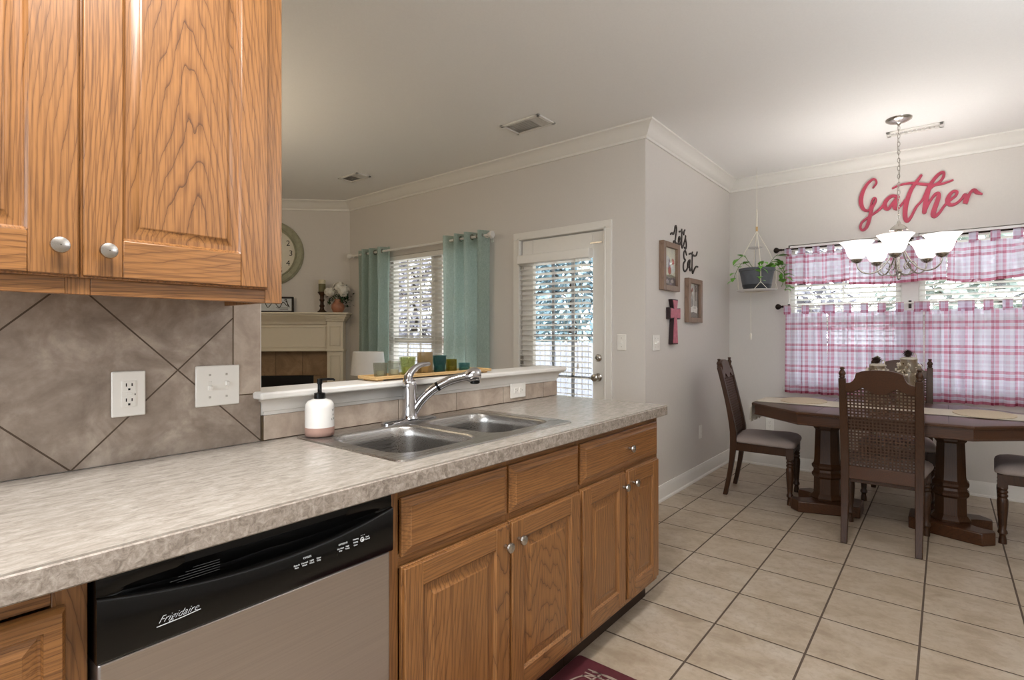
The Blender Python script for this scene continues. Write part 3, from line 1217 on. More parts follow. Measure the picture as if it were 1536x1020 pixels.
def drawer_front(x0, x1, z0, z1, y, parent, name='drawer', kx=None, kz=None):
    m = MB()
    def q(t, yy):
        return [(x0 + t, yy, z0 + t), (x1 - t, yy, z0 + t), (x1 - t, yy, z1 - t), (x0 + t, yy, z1 - t)]
    m.rings([q(-.003, y + .020), q(-.003, y + .011), q(0, y + .009), q(.003, y + .0085), q(.019, y + .002), q(.021, y), q(.024, y)], True, True, True, 0)
    o = obj(name, m, M['oak_h'], parent, ang=20)
    if kx is not None:
        obj('knob', knob(MB(), kx, y - .001, kz), M['nickel'], o)
    return o


def face_frame(m, xs, zs, y0, y1, x0, x1, z0, z1):
    """stiles at xs (a,b), rails at zs (a,b)"""
    for a, b in xs:
        m.box(a, b, y0, y1, z0, z1, 0)
    edges = sorted(xs)
    for (a, b), (c, d) in zip(edges[:-1], edges[1:]):
        for p, q in zs:
            m.box(b, c, y0, y1, p, q, 1)
    return m


OAKS = [M['oak_v'], M['oak_h']]
# --- upper cabinet
root = thing('wall_cabinet', 'honey oak wall cabinet with two raised panel doors and round knobs', 'cabinet', (.29, YK - .16, 1.325))
UB, UT, UY = 1.325, 2.24, 1.345
ux0, ux1 = -.125, .704
m = MB()
m.box(ux0, ux0 + .016, UY + .019, YK - .001, UB + .016, UT)
m.box(ux1 - .016, ux1 - .001, UY + .019, YK - .001, UB + .004, UT)
m.box(ux0 + .016, ux1 - .016, UY + .019, YK - .001, UB + .018, UB + .032)
m.box(ux0 + .016, ux1 - .016, UY + .019, YK - .001, UT - .016, UT)
m.box(ux0 + .016, ux1 - .016, YK - .012, YK - .001, UB + .032, UT - .016)
obj('cabinet_box', m, M['oak_edge'], root)
m = face_frame(MB(), [(ux0, ux0 + .04), (.262, .302), (ux1 - .045, ux1)], [(UB, UB + .048), (UT - .06, UT)], UY, UY + .019, ux0, ux1, UB, UT)
obj('face_frame', m, OAKS, root, bevel=.0015)
panel_door(-.097, .278, 1.362, 2.175, UY - .021, root, .075, .078, .246, 1.415, rise=.03)
panel_door(.286, .657, 1.362, 2.150, UY - .021, root, .066, .078, .322, 1.413, rise=.03)

# --- base cabinets
FY = 1.051           # face-frame front
DY = FY - .021       # door fronts
CBZ = .867


def base_box(name, label, x0, x1, stiles, rails, end=False):
    root = thing(name, label, 'cabinet', ((x0 + x1) / 2, 1.35, 0))
    m = MB()
    for a, b in ((x0, x0 + .016), (x1 - .016, x1)):
        m.box(a + .0005, b - .0005, FY + .019, YK - .02, .10, CBZ)
    m.box(x0 + .016, x1 - .016, FY + .019, YK - .02, .10, .116)
    m.box(x0 + .016, x1 - .016, YK - .03, YK - .02, .116, CBZ)
    obj('cabinet_box', m, M['oak_edge'], root)
    obj('face_frame', face_frame(MB(), stiles, rails, FY, FY + .019, x0, x1, .10, CBZ), OAKS, root, bevel=.0015)
    obj('toe_kick', MB().box(x0 + .0005, x1 - .0005, 1.108, 1.124, 0.0005, .0995), M['toe'], root)
    return root


root = base_box('base_cabinet', 'oak base cabinet left of the dishwasher with a raised panel drawer', -.62, .2325, [(-.62, -.58), (.188, .2325)], [(.10, .14), (.655, .69), (.835, CBZ)])
dr = obj('drawer', MB(), M['oak_h'], root)
bpy.data.objects.remove(dr)
m = MB()
x0, x1, z0, z1, y = -.575, .200, .668, .829, DY
def q_(t, yy):
    return [(x0 + t, yy, z0 + t), (x1 - t, yy, z0 + t), (x1 - t, yy, z1 - t), (x0 + t, yy, z1 - t)]
m.rings([q_(-.003, y + .020), q_(-.003, y + .009), q_(0, y + .003), q_(.003, y), q_(.024, y), q_(.027, y + .006), q_(.030, y + .0065), q_(.046, y + .001), q_(.048, y)], True, True, True, 0)
dr = obj('drawer', m, M['oak_h'], root, ang=20)
obj('knob', knob(MB(), -.19, DY - .001, .748), M['nickel'], dr)
panel_door(-.575, .200, .135, .650, DY, root, kx=.165, kz=.60)

sink_cab = base_box('base_cabinet', 'oak sink base cabinet with two false fronts over two doors', .812, 1.673, [(.812, .848), (1.245, 1.283), (1.653, 1.673)], [(.10, .135), (.665, .70), (.835, CBZ)])
drawer_front(.853, 1.255, .698, .838, DY, sink_cab, 'false_front')
drawer_front(1.271, 1.662, .698, .838, DY, sink_cab, 'false_front')
panel_door(.853, 1.258, .132, .667, DY, sink_cab, .060, .060, 1.236, .607)
panel_door(1.271, 1.664, .132, .667, DY, sink_cab, .060, .060, 1.300, .611)
end_cab = base_box('base_cabinet', 'oak base cabinet at the far end of the counter with knobbed drawer', 1.6745, 2.372, [(1.6745, 1.692), (2.020, 2.046), (2.340, 2.372)], [(.10, .135), (.665, .70), (.835, CBZ)])
drawer_front(1.684, 2.346, .695, .838, DY, end_cab, 'drawer', 2.045, .768)
panel_door(1.684, 2.020, .132, .670, DY, end_cab, .058, .060, 1.996, .616)
panel_door(2.048, 2.346, .132, .670, DY, end_cab, .058, .060, 2.085, .617)

# --- dishwasher
root = thing('dishwasher', 'dishwasher with black control panel over brushed steel door', 'dishwasher', (.522, 1.35, 0))
dx0_, dx1_ = .2355, .8095
obj('tub', MB().box(dx0_ + .004, dx1_ - .004, FY + .04, YK - .03, .10, .862), M['black_matte'], root)
obj('door_panel', MB().box(dx0_ + .004, dx1_ - .006, DY - .004, FY + .04, .115, .7285), M['steel_dw'], root, bevel=.004)
obj('kick_panel', MB().box(dx0_ + .004, dx1_ - .004, 1.10, 1.12, .001, .0995), M['black_matte'], root)
# control panel: flat lower face, pocket handle with a curved lip, stepped top
px0, px1 = dx0_ + .0015, dx1_ - .0015
cxm = (px0 + px1) / 2
def lipz(x):
    u = (x - cxm) / ((px1 - px0) / 2)
    return .800 + .034 * u * u
n = 40
m = MB()
rings = []
for i in range(n + 1):
    x = px0 + (px1 - px0) * i / n
    u = abs((x - cxm) / ((px1 - px0) / 2))
    dep = .026 * max(0.0, 1 - (u / .93) ** 2) ** .6      # scoop depth
    L = lipz(x)
    top = .848
    rings.append([(x, FY + .03, .730), (x, DY - .006, .730), (x, DY - .010, .734), (x, DY - .010, L - .004), (x, DY - .007, L), (x, DY - .004 + dep * .55, L + .006 * (1 - u) + .001),
                  (x, DY - .004 + dep, L + .018 * (1 - u * .8)), (x, DY - .004 + dep * .5, max(L + .022 * (1 - u * .8), top - .010)), (x, DY - .004, top + .001), (x, DY - .002, .862), (x, FY + .03, .862)])
m.rings(rings)
obj('control_panel', m, M['black'], root, ang=50)
m = MB()
for i in range(5):          # finger grooves at the left of the pocket
    z = lipz(.36) + .004 + i * .0045
    m.tube([(.33 + i * .012, DY + .004, z), (.425, DY + .010, z - .003)], .0011, 6)
obj('vent_grooves', m, M['black'], root)
m = MB()
yy = DY - .0103
add_text(m, 'Frigidaire', .0165, face_mtx((.350, yy, .767), (1, 0, 0), (0, 0, 1)), shear=.6, offset=-.00045)
m.ribbon([(.318, .7575), (.35, .7585), (.385, .7615)], .0006, yy - .0004, yy, 'xz')
obj('brand_lettering', m, M['print_white'], root)
m = MB()
add_text(m, 'CYCLES', .0052, face_mtx((.588, yy, .7865), (1, 0, 0), (0, 0, 1)))
for x, a, b_ in ((.565, 'Pots &', 'Pans'), (.582, 'Normal', 'Wash'), (.598, 'Light', 'Wash'), (.614, 'Rinse', 'Only')):
    add_text(m, a, .0046, face_mtx((x, yy, .777), (1, 0, 0), (0, 0, 1)))
    add_text(m, b_, .0046, face_mtx((x, yy, .772), (1, 0, 0), (0, 0, 1)))
add_text(m, 'OPTIONS', .0052, face_mtx((.672, yy, .7885), (1, 0, 0), (0, 0, 1)))
for x, a, b_ in ((.666, 'No Heat', 'Dry'), (.683, 'High', 'Temp'), (.735, 'Start', 'Cancel')):
    add_text(m, a, .0046, face_mtx((x, yy, .780 if x < .7 else .786), (1, 0, 0), (0, 0, 1)))
    add_text(m, b_, .0046, face_mtx((x, yy, .775 if x < .7 else .781), (1, 0, 0), (0, 0, 1)))
for i, a in enumerate(('Washing', 'Drying', 'Clean')):
    add_text(m, a, .0042, face_mtx((.704, yy, .789 - i * .0065), (1, 0, 0), (0, 0, 1)))
m.ribbon([(.7215 + .0045 * math.cos(t), .7835 + .0045 * math.sin(t)) for t in [q * .5 for q in range(2, 13)]], .0011, yy - .0003, yy, 'xz')
m.prism([(.719, .7835), (.7265, .7855), (.722, .7795)], yy - .0003, yy)
for i in range(3):
    m.box(.718 + i * .004, .7195 + i * .004, yy - .0003, yy, .7925, .7935)
obj('control_lettering', m, M['print_white'], root)

# --- sink
def rrect(x0, x1, y0, y1, r, k=6):
    pts = []
    for cx, cy, a0 in ((x1 - r, y1 - r, 0), (x0 + r, y1 - r, 90), (x0 + r, y0 + r, 180), (x1 - r, y0 + r, 270)):
        for j in range(k + 1):
            a = math.radians(a0 + 90 * j / k)
            pts.append((cx + r * math.cos(a), cy + r * math.sin(a)))
    return pts


root = thing('kitchen_sink', 'double-bowl brushed steel drop-in sink', 'sink', (1.297, 1.354, .915))
zr = .9185
BW = [(.930, 1.272, 1.142, 1.528), (1.322, 1.664, 1.142, 1.528)]
bm = bmesh.new()
def loop(pts, z):
    vs = [bm.verts.new((x, y, z)) for x, y in pts]
    es = [bm.edges.new((vs[i], vs[(i + 1) % len(vs)])) for i in range(len(vs))]
    return vs, es
outer, e0 = loop(rrect(SX0 - .006, SX1 + .006, SY0 - .006, SY1 + .006, .028), zr)
edges = list(e0)
inner = []
for x0, x1, y0, y1 in BW:
    v, e = loop(rrect(x0, x1, y0, y1, .075), zr)
    inner.append(v)
    edges += e
bmesh.ops.triangle_fill(bm, edges=edges, use_beauty=True)
me_v = [v.co.copy() for v in bm.verts]
bm.verts.index_update()
me_f = [[v.index for v in f.verts] for f in bm.faces]
bm.free()
m = MB()
m.add(me_v, me_f)
o_ = rrect(SX0 - .006, SX1 + .006, SY0 - .006, SY1 + .006, .028)
m.rings([[(x, y, zr) for x, y in o_], [(x, y, .9142) for x, y in rrect(SX0 - .010, SX1 + .010, SY0 - .010, SY1 + .010, .030)]], True, False, False)
obj('rim', m, M['steel'], root, ang=40)
for x0, x1, y0, y1 in BW:
    m = MB()
    rs = []
    for ins, z in ((0, zr), (.003, zr - .002), (.007, zr - .008), (.009, zr - .04), (.013, zr - .12), (.020, zr - .165), (.032, zr - .187), (.055, zr - .197), (.10, zr - .200)):
        rr_ = max(.075 - ins * .2, .03)
        rs.append([(x, y, z) for x, y in rrect(x0 + ins, x1 - ins, y0 + ins, y1 - ins, rr_)])
    m.rings(rs, True, False, True)
    bo = obj('bowl', m, M['steel'], root, ang=60, fix=False)
    cx, cy = (x0 + x1) / 2, (y0 + y1) / 2
    obj('drain', MB().lathe([(.052, .0005), (.052, .003), (.040, .003), (.036, .001)], (cx, cy, zr - .200), 24), M['chrome'], bo)

# --- faucet
root = thing('kitchen_faucet', 'chrome single-lever faucet with arched pull-out spout', 'faucet', (1.318, 1.578, zr))
fx, fy = 1.318, 1.566
m = MB()
pts = rrect(fx - .125, fx + .125, fy - .028, fy + .028, .027)
m.rings([[(x, y, zr + .0004) for x, y in pts], [(x, y, zr + .006) for x, y in pts], [(fx + (x - fx) * .93, fy + (y - fy) * .75, zr + .011) for x, y in pts], [(fx + (x - fx) * .5, fy + (y - fy) * .6, zr + .014) for x, y in pts]])
obj('deck_plate', m, M['chrome'], root, ang=50)
m = MB().lathe([(.034, .011), (.030, .018), (.027, .03), (.0255, .07), (.025, .115), (.0262, .135), (.024, .150), (.014, .158)], (fx, fy, zr), 28)
obj('faucet_body', m, M['chrome'], root, ang=50)
# lever: rises from the body and sweeps to the right
lv = spline([(fx - .008, fy, zr + .145), (fx - .004, fy, zr + .170), (fx + .020, fy, zr + .194), (fx + .055, fy, zr + .2085), (fx + .098, fy, zr + .211)], 6)
rad = [.021 - .013 * (i / (len(lv) - 1)) ** .7 for i in range(len(lv))]
obj('lever_handle', MB().tube(lv, rad, 14), M['chrome'], root, ang=60)
sp_ = [(fx + .012, fy - .010, zr + .035), (fx + .034, fy - .032, zr + .080), (fx + .066, fy - .066, zr + .122), (fx + .108, fy - .108, zr + .152), (fx + .150, fy - .150, zr + .167)]
sps = spline(sp_, 7)
o = obj('spout', MB().tube(sps, [.0175] * len(sps), 16), M['chrome'], root, ang=60)
kk = len(sps) * 11 // 20
obj('seam_ring', MB().tube(sps[kk:kk + 2], .0182, 16), M['black'], o)
a, b_ = Vector(sps[-1]), (Vector(sps[-1]) - Vector(sps[-3])).normalized()
hd = [a - b_ * .004, a + b_ * .004, a + b_ * .012, a + b_ * .028, a + b_ * .044, a + b_ * .054, a + b_ * .058]
hd = [p + Vector((0, 0, -.10 * i * .006)) for i, p in enumerate(hd)]
o = obj('spray_head', MB().tube(hd, [.017, .021, .026, .0285, .0265, .020, .012], 20), M['chrome'], root, ang=60)
p = hd[3]
obj('spray_nozzle', MB().lathe([(.019, 0), (.019, -.026), (.015, -.029)], (p.x + .004, p.y - .004, p.z - .004), 18), M['black'], o)

# --- soap dispenser
sx, sy = .946, 1.566
root = thing('soap_dispenser', 'white ceramic soap bottle with black pump on the sink corner', 'soap dispenser', (sx, sy, zr))
obj('bottle', MB().lathe([(.045, .030), (.0452, .033), (.0445, .060), (.0445, .092), (.043, .104), (.036, .113), (.022, .118), (.018, .1195)], (sx, sy, zr), 36), M['ceramic_white'], root, ang=50)
obj('base_band', MB().lathe([(.040, .0005), (.0445, .004), (.0455, .016), (.0452, .030)], (sx, sy, zr), 36, cap1=True), M['clay'], root, ang=50)
obj('pump', MB().lathe([(.0175, .1185), (.0175, .138), (.008, .139), (.0065, .141), (.0065, .166), (.0085, .167), (.0085, .183), (.006, .184)], (sx, sy, zr), 20)
    .tube([(sx, sy, zr + .180), (sx + .025, sy - .012, zr + .181), (sx + .038, sy - .018, zr + .180), (sx + .042, sy - .020, zr + .176)], [.005, .0042, .0038, .003], 8), M['black'], root, ang=50)
m = MB()
rows = [('Y T', .083), ('A', .069), ('L I V', .055)]
for txt, z in rows:
    vs, fs = text_mesh(txt, .010, .0002)
    # wrap the lettering round the bottle
    out = []
    for vx, vy, vz in vs:
        th = math.radians(-57) + vx / .045
        R_ = .0447 + vz
        out.append((sx + R_ * math.cos(th), sy + R_ * math.sin(th), zr + z + vy))
    m.add(out, fs)
obj('lettering', m, M['ink'], root)

# --- things on the ledge
zl = 1.0688
root = thing('wooden_tray', 'long pale wooden tray on the white ledge', 'tray', (1.535, 1.688, zl))
m = MB()
m.box(1.215, 1.862, 1.632, 1.748, zl + .006, zl + .013)
obj('tray_base', m, M['wood_tray'], root, bevel=.003)
for x0, x1, y0, y1 in ((1.215, 1.862, 1.632, 1.640), (1.215, 1.862, 1.740, 1.748), (1.215, 1.223, 1.640, 1.740), (1.854, 1.862, 1.640, 1.740)):
    obj('rim', MB().box(x0, x1, y0, y1, zl + .0125, zl + .019), M['wood_tray'], root, bevel=.0015)
for x in (1.245, 1.832):
    obj('foot', MB().box(x - .012, x + .012, 1.645, 1.735, zl + .0004, zl + .0065), M['wood_tray'], root)


def votive(label, x, y, r0, r1, h, mat, ribs=0, amp=0.0, spiral=0.0, zbase=zl + .0132, band=None):
    t_ = MB()
    n = 48
    nz = 12
    outer, inner = [], []
    for k in range(nz + 1):
        f = k / nz
        r = r0 + (r1 - r0) * f
        ring, ring2 = [], []
        for j in range(n):
            th = 2 * PI * j / n
            q = r
            if ribs:
                q += amp * math.cos(ribs * th + spiral * f)
                if spiral:
                    q += amp * math.cos(ribs * th - spiral * f)
            ring.append((x + q * math.cos(th), y + q * math.sin(th), zbase + .0004 + h * f))
            w = r - .0035
            ring2.append((x + w * math.cos(th), y + w * math.sin(th), zbase + .006 + (h - .006) * f))
        outer.append(ring)
        inner.append(ring2)
    t_.rings(outer + inner[::-1])
    root = thing('votive_holder', label, 'candle holder', (x, y, zbase), 'glass candle holders on the tray')
    obj('glass_cup', t_, mat, root, ang=60)
    obj('candle', MB().lathe([(r0 * .62, .0065), (r0 * .66, h * .42), (r0 * .5, h * .44)], (x, y, zbase), 18), M['candle'], root)
    return root


votive('fluted clear grey glass votive, leftmost on the wooden tray', 1.272, 1.682, .022, .0265, .053, tinted('smoke_glass', '#b9bcae', clear=.78), 16, .0016)
votive('frosted clear glass votive between fluted grey and pale green ones', 1.345, 1.690, .023, .0265, .056, tinted('clear_glass', '#d5dad2', clear=.82))
votive('pale green glass votive with a flared rim', 1.420, 1.700, .025, .0325, .070, tinted('pale_green_glass', '#c3d08e', clear=.68), 10, .0012)
votive('tall ribbed amber glass holder, highest on the tray', 1.510, 1.695, .0315, .0315, .088, tinted('amber_ribbed_glass', '#d0bd98', clear=.5), 28, .0012)
votive('teal glass votive with a diamond cut pattern', 1.592, 1.694, .022, .0295, .071, tinted('teal_glass', '#3a8084', clear=.62), 8, .0016, 5.0)
votive('olive yellow glass votive right of the teal diamond one', 1.668, 1.700, .024, .0245, .052, tinted('olive_glass', '#9a942a', clear=.65))
votive('low teal glass dish at the right end of the tray', 1.742, 1.692, .024, .0265, .033, tinted('aqua_glass', '#62a0a2', clear=.65), 14, .001)

# --- kitchen mat
root = thing('kitchen_mat', 'maroon cushioned floor mat in front of the sink cabinet', 'mat', (1.35, .86, 0))
obj('mat_body', MB().prism(rrect(.98, 1.765, .60, 1.10, .02), .0006, .011, 'xy'), M['kmat'], root, bevel=.004)
m = MB()
def mline(pts, w=.0028):
    m.ribbon(spline(pts, 5), w, .0112, .0118, 'xy')
mline([(1.40, 1.055), (1.55, 1.05), (1.655, 1.02), (1.69, .96)])
mline([(1.70, 1.00), (1.715, .93), (1.70, .85), (1.66, .80)])
for i in range(5):
    y = .99 - i * .035
    mline([(1.42, y + .03), (1.60, y + .005), (1.70, y - .02)])
for i in range(3):
    x = 1.66 + i * .022
    mline([(x, 1.02), (x + .004, .93), (x - .006, .84)])
mline([(1.40, .80), (1.55, .79), (1.66, .80)])
obj('printed_design', m, M['kmat_line'], root)

# ================================================================ LIVING ROOM
def diag(mb):
    """local (s along the diagonal wall, n out into the room, z) -> world"""
    mb.v = [(XL - s * r2 - n * r2, YC + s * r2 - n * r2, z) for s, n, z in mb.v]
    return mb


def dpt(s, n, z=0.0):
    return (XL - s * r2 - n * r2, YC + s * r2 - n * r2, z)


FS0, FS1 = .045, 1.555       # fireplace surround, symmetrical about s = .80
fp = thing('fireplace', 'corner fireplace with ivory mantel, tan tile surround and black firebox', 'fireplace', dpt(.8, .1))
def dbox(s0, s1, n0, n1, z0, z1):
    return diag(MB().box(s0, s1, n0, n1, z0, z1))
obj('mantel_shelf', dbox(FS0 - .075, FS1 + .075, .001, .262, 1.462, 1.482), M['mantel'], fp, bevel=.005)
PROF = [(.24, 1.461), (.24, 1.447), (.225, 1.440), (.205, 1.415), (.175, 1.395), (.160, 1.385), (.150, 1.372), (.145, 1.355), (.0, 1.355), (.0, 1.461)]
m = MB()
m.rings([[(s, n, z) for n, z in PROF] for s in (FS0 + .18, FS1 - .18)])
obj('crown_moulding', diag(m), M['mantel'], fp)
for s0, s1 in ((FS0, FS0 + .172), (FS1 - .172, FS1)):
    m = MB()
    m.box(s0, s1, .001, .155, 1.076, 1.40)
    a, b = s0 - .0, s1 + .0
    for ex, z0, z1 in ((.012, 1.385, 1.395), (.02, 1.395, 1.415), (.035, 1.415, 1.435), (.05, 1.435, 1.4615)):
        m.box(a - ex, b + ex, .001, .155 + ex * 1.5, z0, z1)
    m.box(s0 - .012, s1 + .012, .001, .170, 1.055, 1.078)
    m.box(s0, s1, .001, .150, .0, 1.056)
    m.box(s0 - .01, s1 + .01, .001, .16, .0, .14)
    # raised mouldings of the recessed panels
    for z0, z1 in ((1.115, 1.335), (.20, 1.015)):
        i = .028
        for p, q, r, t in ((s0 + i, s1 - i, z0, z0 + .012), (s0 + i, s1 - i, z1 - .012, z1), (s0 + i, s0 + i + .012, z0, z1), (s1 - i - .012, s1 - i, z0, z1)):
            m.box(p, q, .14, .162, r, t)
    obj('pilaster', diag(m), M['mantel'], fp, bevel=.003)
m = MB()
p0, p1 = FS0 + .172, FS1 - .172
m.box(p0, p1, .001, .125, 1.055, 1.356)
m.box(p0, p1, .12, .145, 1.055, 1.078)
for p, q, r, t in ((p0 + .02, p1 - .02, 1.10, 1.112), (p0 + .02, p1 - .02, 1.315, 1.327), (p0 + .02, p0 + .032, 1.10, 1.327), (p1 - .032, p1 - .02, 1.10, 1.327)):
    m.box(p, q, .12, .134, r, t)
obj('frieze_panel', diag(m), M['mantel'], fp, bevel=.003)
tiles = []
for i in range(4):
    s0 = .2245 + i * .2895 - .0
    tiles.append((s0, s0 + .286, .782, 1.052))
for z0, z1 in ((.495, .778), (.208, .491), (.004, .204)):
    tiles.append((.2245, .392, z0, z1))
    tiles.append((1.208, 1.376, z0, z1))
for s0, s1, z0, z1 in tiles:
    obj('tile', dbox(s0, s1, .001, .03, z0, z1), M['fire_tile'], fp, bevel=.0015)
obj('tile_grout', dbox(.222, 1.378, .0006, .026, .78, 1.054), M['grout'], fp)
m = MB()
m.box(.395, 1.205, .002, .012, .005, .779)
m.box(.395, 1.205, .012, .035, .70, .778)
m.box(.395, .43, .012, .035, .03, .70)
m.box(1.17, 1.205, .012, .035, .03, .70)
m.box(.395, 1.205, .012, .045, .005, .05)
for i in range(4):
    m.box(.43, 1.17, .012, .03, .715 + i * .014, .722 + i * .014)
obj('firebox', diag(m), M['firebox'], fp)

# wall clock
cs, cz, cr = .865, 2.150, .362
root = thing('wall_clock', 'large round clock with sage green rim above the mantel', 'clock', dpt(cs, .0, cz - cr))
def dlathe(prof, s, z, n=64, ph=0):
    m = MB()
    m.rings([[(s + r * math.cos(2 * PI * j / n), h, z + r * math.sin(2 * PI * j / n)) for j in range(n)] for r, h in prof], True, True, True)
    return diag(m)
obj('rim', dlathe([(cr, .001), (cr, .02), (cr - .018, .038), (cr - .045, .030), (cr - .060, .036), (cr - .075, .030), (cr - .080, .040), (cr - .092, .036), (cr - .096, .012)], cs, cz), M['clock_rim'], root, ang=40)
obj('face', dlathe([(cr - .094, .006), (cr - .094, .013)], cs, cz), M['clock_face'], root)
mm = MB()
for hr in range(1, 13):
    a = math.radians(90 - 30 * hr)
    rr_ = .222
    o3 = dpt(cs - rr_ * math.cos(a), .0145, cz + rr_ * math.sin(a))
    add_text(mm, str(hr), .088, face_mtx(o3, (r2, -r2, 0), (0, 0, 1)), extrude=.0008)
obj('numerals', mm, M['ink'], root)
m = MB()
for ang_, ln, w in ((100, .17, .006), (215, .11, .009)):
    a = math.radians(ang_)
    m.ribbon([(cs, cz), (cs - ln * math.cos(a), cz + ln * math.sin(a))], [w, w * .4], .017, .019, 'xz')
obj('hands', diag(m), M['ink'], root)

# framed sign on the mantel (leans against the wall)
root = thing('framed_sign', 'black framed white lettered sign standing on the mantel', 'sign', dpt(.80, .09, 1.4825))
s0, s1, z0, z1 = .595, 1.03, 1.4826, 1.660
m = MB()
for a, b, c, d in ((s0, s1, z0, z0 + .02), (s0, s1, z1 - .02, z1), (s0, s0 + .02, z0 + .02, z1 - .02), (s1 - .02, s1, z0 + .02, z1 - .02)):
    m.box(a, b, .06, .085, c, d)
obj('frame', diag(m), M['ink'], root, bevel=.002)
obj('panel', dbox(s0 + .02, s1 - .02, .064, .074, z0 + .02, z1 - .02), M['print_white'], root)
m = MB()
m.ribbon(spline([(s1 - a, b) for a, b in ((.06, 1.56), (.12, 1.60), (.16, 1.54), (.22, 1.60), (.28, 1.54), (.32, 1.60), (.36, 1.56))], 6), .004, .0745, .0755, 'xz')
m.ribbon(spline([(s0 + a, b) for a, b in ((.045, 1.545), (.075, 1.60), (.095, 1.62), (.08, 1.63), (.068, 1.59), (.06, 1.55))], 6), .004, .0745, .0755, 'xz')
for i in range(3):
    m.box(s0 + .06, s0 + .19 - i * .02, .0745, .0753, 1.535 - i * .010, 1.538 - i * .010)
obj('lettering', diag(m), M['ink'], root)

# candlestick
cp = dpt(.277, .125, 1.4825)
root = thing('candlestick', 'turned brown wooden candlestick with ivory pillar candle on the mantel', 'candlestick', cp)
obj('stick', MB().lathe([(.050, 0), (.050, .010), (.040, .018), (.026, .034), (.020, .055), (.030, .075), (.020, .092), (.019, .12), (.029, .14), (.021, .155), (.022, .19), (.034, .205), (.040, .215), (.046, .222), (.046, .230)], cp, 20), M['wood_dark'], root, ang=50)
obj('candle', MB().lathe([(.037, .2305), (.038, .30), (.038, .352), (.034, .356)], cp, 20), M['candle_green'], root)
obj('candle_top', MB().lathe([(.0385, .318), (.0385, .358), (.034, .363), (.003, .360)], cp, 20), M['candle'], root)

# flower vase
vp = dpt(.105, .125, 1.4825)
root = thing('flower_vase', 'blush vase with white hydrangea and dark greenery on the mantel end', 'vase', vp)
obj('vase', MB().lathe([(.040, 0), (.055, .012), (.072, .05), (.070, .085), (.048, .115), (.036, .135), (.040, .15), (.034, .15), (.030, .13)], vp, 24), M['terracotta'], root, ang=50)
rnd = random.Random(3)
m = MB()
def petal_ball(m, c, R, n, sz):
    for i in range(n):
        th = rnd.random() * 2 * PI
        ph = math.acos(1 - 2 * rnd.random())
        d = Vector((math.sin(ph) * math.cos(th), math.sin(ph) * math.sin(th), math.cos(ph)))
        p = Vector(c) + d * R * (0.85 + .2 * rnd.random())
        rot = d.to_track_quat('Z', 'Y').to_matrix() @ Matrix.Rotation(rnd.random() * PI, 3, 'Z')
        for q in range(4):
            rq = rot @ Matrix.Rotation(q * PI / 2, 3, 'Z')
            vs = [rq @ Vector(v) * sz for v in ((0, 0, 0), (.45, -.38, .12), (1, 0, .05), (.45, .38, .12))]
            m.add([p + v for v in vs], [(0, 1, 2, 3)])
    m.ball(c, R * .82, 10, 6)
vv = Vector(vp)
petal_ball(m, vv + Vector((.045 * r2 + .0, -.045 * r2 - .02, .245)), .075, 70, .022)
petal_ball(m, vv + Vector((-.10 * r2 - .01, .10 * r2 - .03, .225)), .055, 45, .020)
petal_ball(m, vv + Vector((.0, -.02, .285)), .060, 50, .020)
obj('blossoms', m, M['petal'], root, fix=False)
m = MB()
def leaf_quad(m, p, d, ln, w, droop=.2):
    d = Vector(d).normalized()
    s = d.cross(Vector((0, 0, 1)))
    if s.length < 1e-3:
        s = Vector((1, 0, 0))
    s.normalize()
    u = s.cross(d)
    P = Vector(p)
    a = [P, P + d * ln * .35 + s * w * .5 + u * .02 * ln, P + d * ln * .7 + s * w * .35 - u * droop * ln * .3, P + d * ln - u * droop * ln,
         P + d * ln * .7 - s * w * .35 - u * droop * ln * .3, P + d * ln * .35 - s * w * .5 + u * .02 * ln, P + d * ln * .35, P + d * ln * .7 - u * droop * ln * .35]
    m.add(a, [(0, 1, 6), (0, 6, 5), (1, 2, 7, 6), (6, 7, 4, 5), (2, 3, 7), (7, 3, 4)])
for part in (0, 1):
    m = MB()
    for i in range(120 if part == 0 else 30):
        base = vv + (Vector((.06 * r2, -.06 * r2, .17)) if part == 0 else Vector((-.07 * r2, .07 * r2, .14)))
        p = base + Vector((rnd.gauss(0, .03), rnd.gauss(0, .03), rnd.gauss(0, .045)))
        leaf_quad(m, p, (rnd.gauss(0, 1), rnd.gauss(0, 1), rnd.gauss(-.1, .7)), .05, .022, .3)
    obj('greenery', m, M['greens'], root, fix=False)
m = MB()
for dx in (-.02, 0, .02):
    m.tube([vv + Vector((dx * .4, 0, .08)), vv + Vector((dx * 2, -dx * 2, .20))], .004, 6)
obj('stems', m, M['stem'], root)

# ---------------------------------------------------------------- teal curtains on their rod
RX = XL - .095
RZ = 2.105
root = thing('curtain_rod', 'white curtain rod carrying the teal curtains', 'curtain rod', (RX, 4.0, RZ))
obj('rod', MB().tube([(RX, 3.075, RZ), (RX, 5.08, RZ)], .011, 12), M['white'], root)
for y, s in ((3.075, -1), (5.08, 1)):
    m = MB()
    m.rings([[(RX + r * math.cos(2 * PI * j / 14), y + s * h, RZ + r * math.sin(2 * PI * j / 14)) for j in range(14)] for r, h in ((.012, 0), (.018, .006), (.026, .03), (.030, .052), (.026, .056), (.004, .058))])
    obj('finial', m, M['white'], root)
for y in (3.105, 5.05):
    obj('bracket', MB().tube([(RX, y, RZ - .014), (XL - .03, y, RZ - .014), (XL - .004, y, RZ - .014)], .007, 8).box(XL - .008, XL - .0005, y - .015, y + .015, RZ - .05, RZ + .03), M['white'], root)


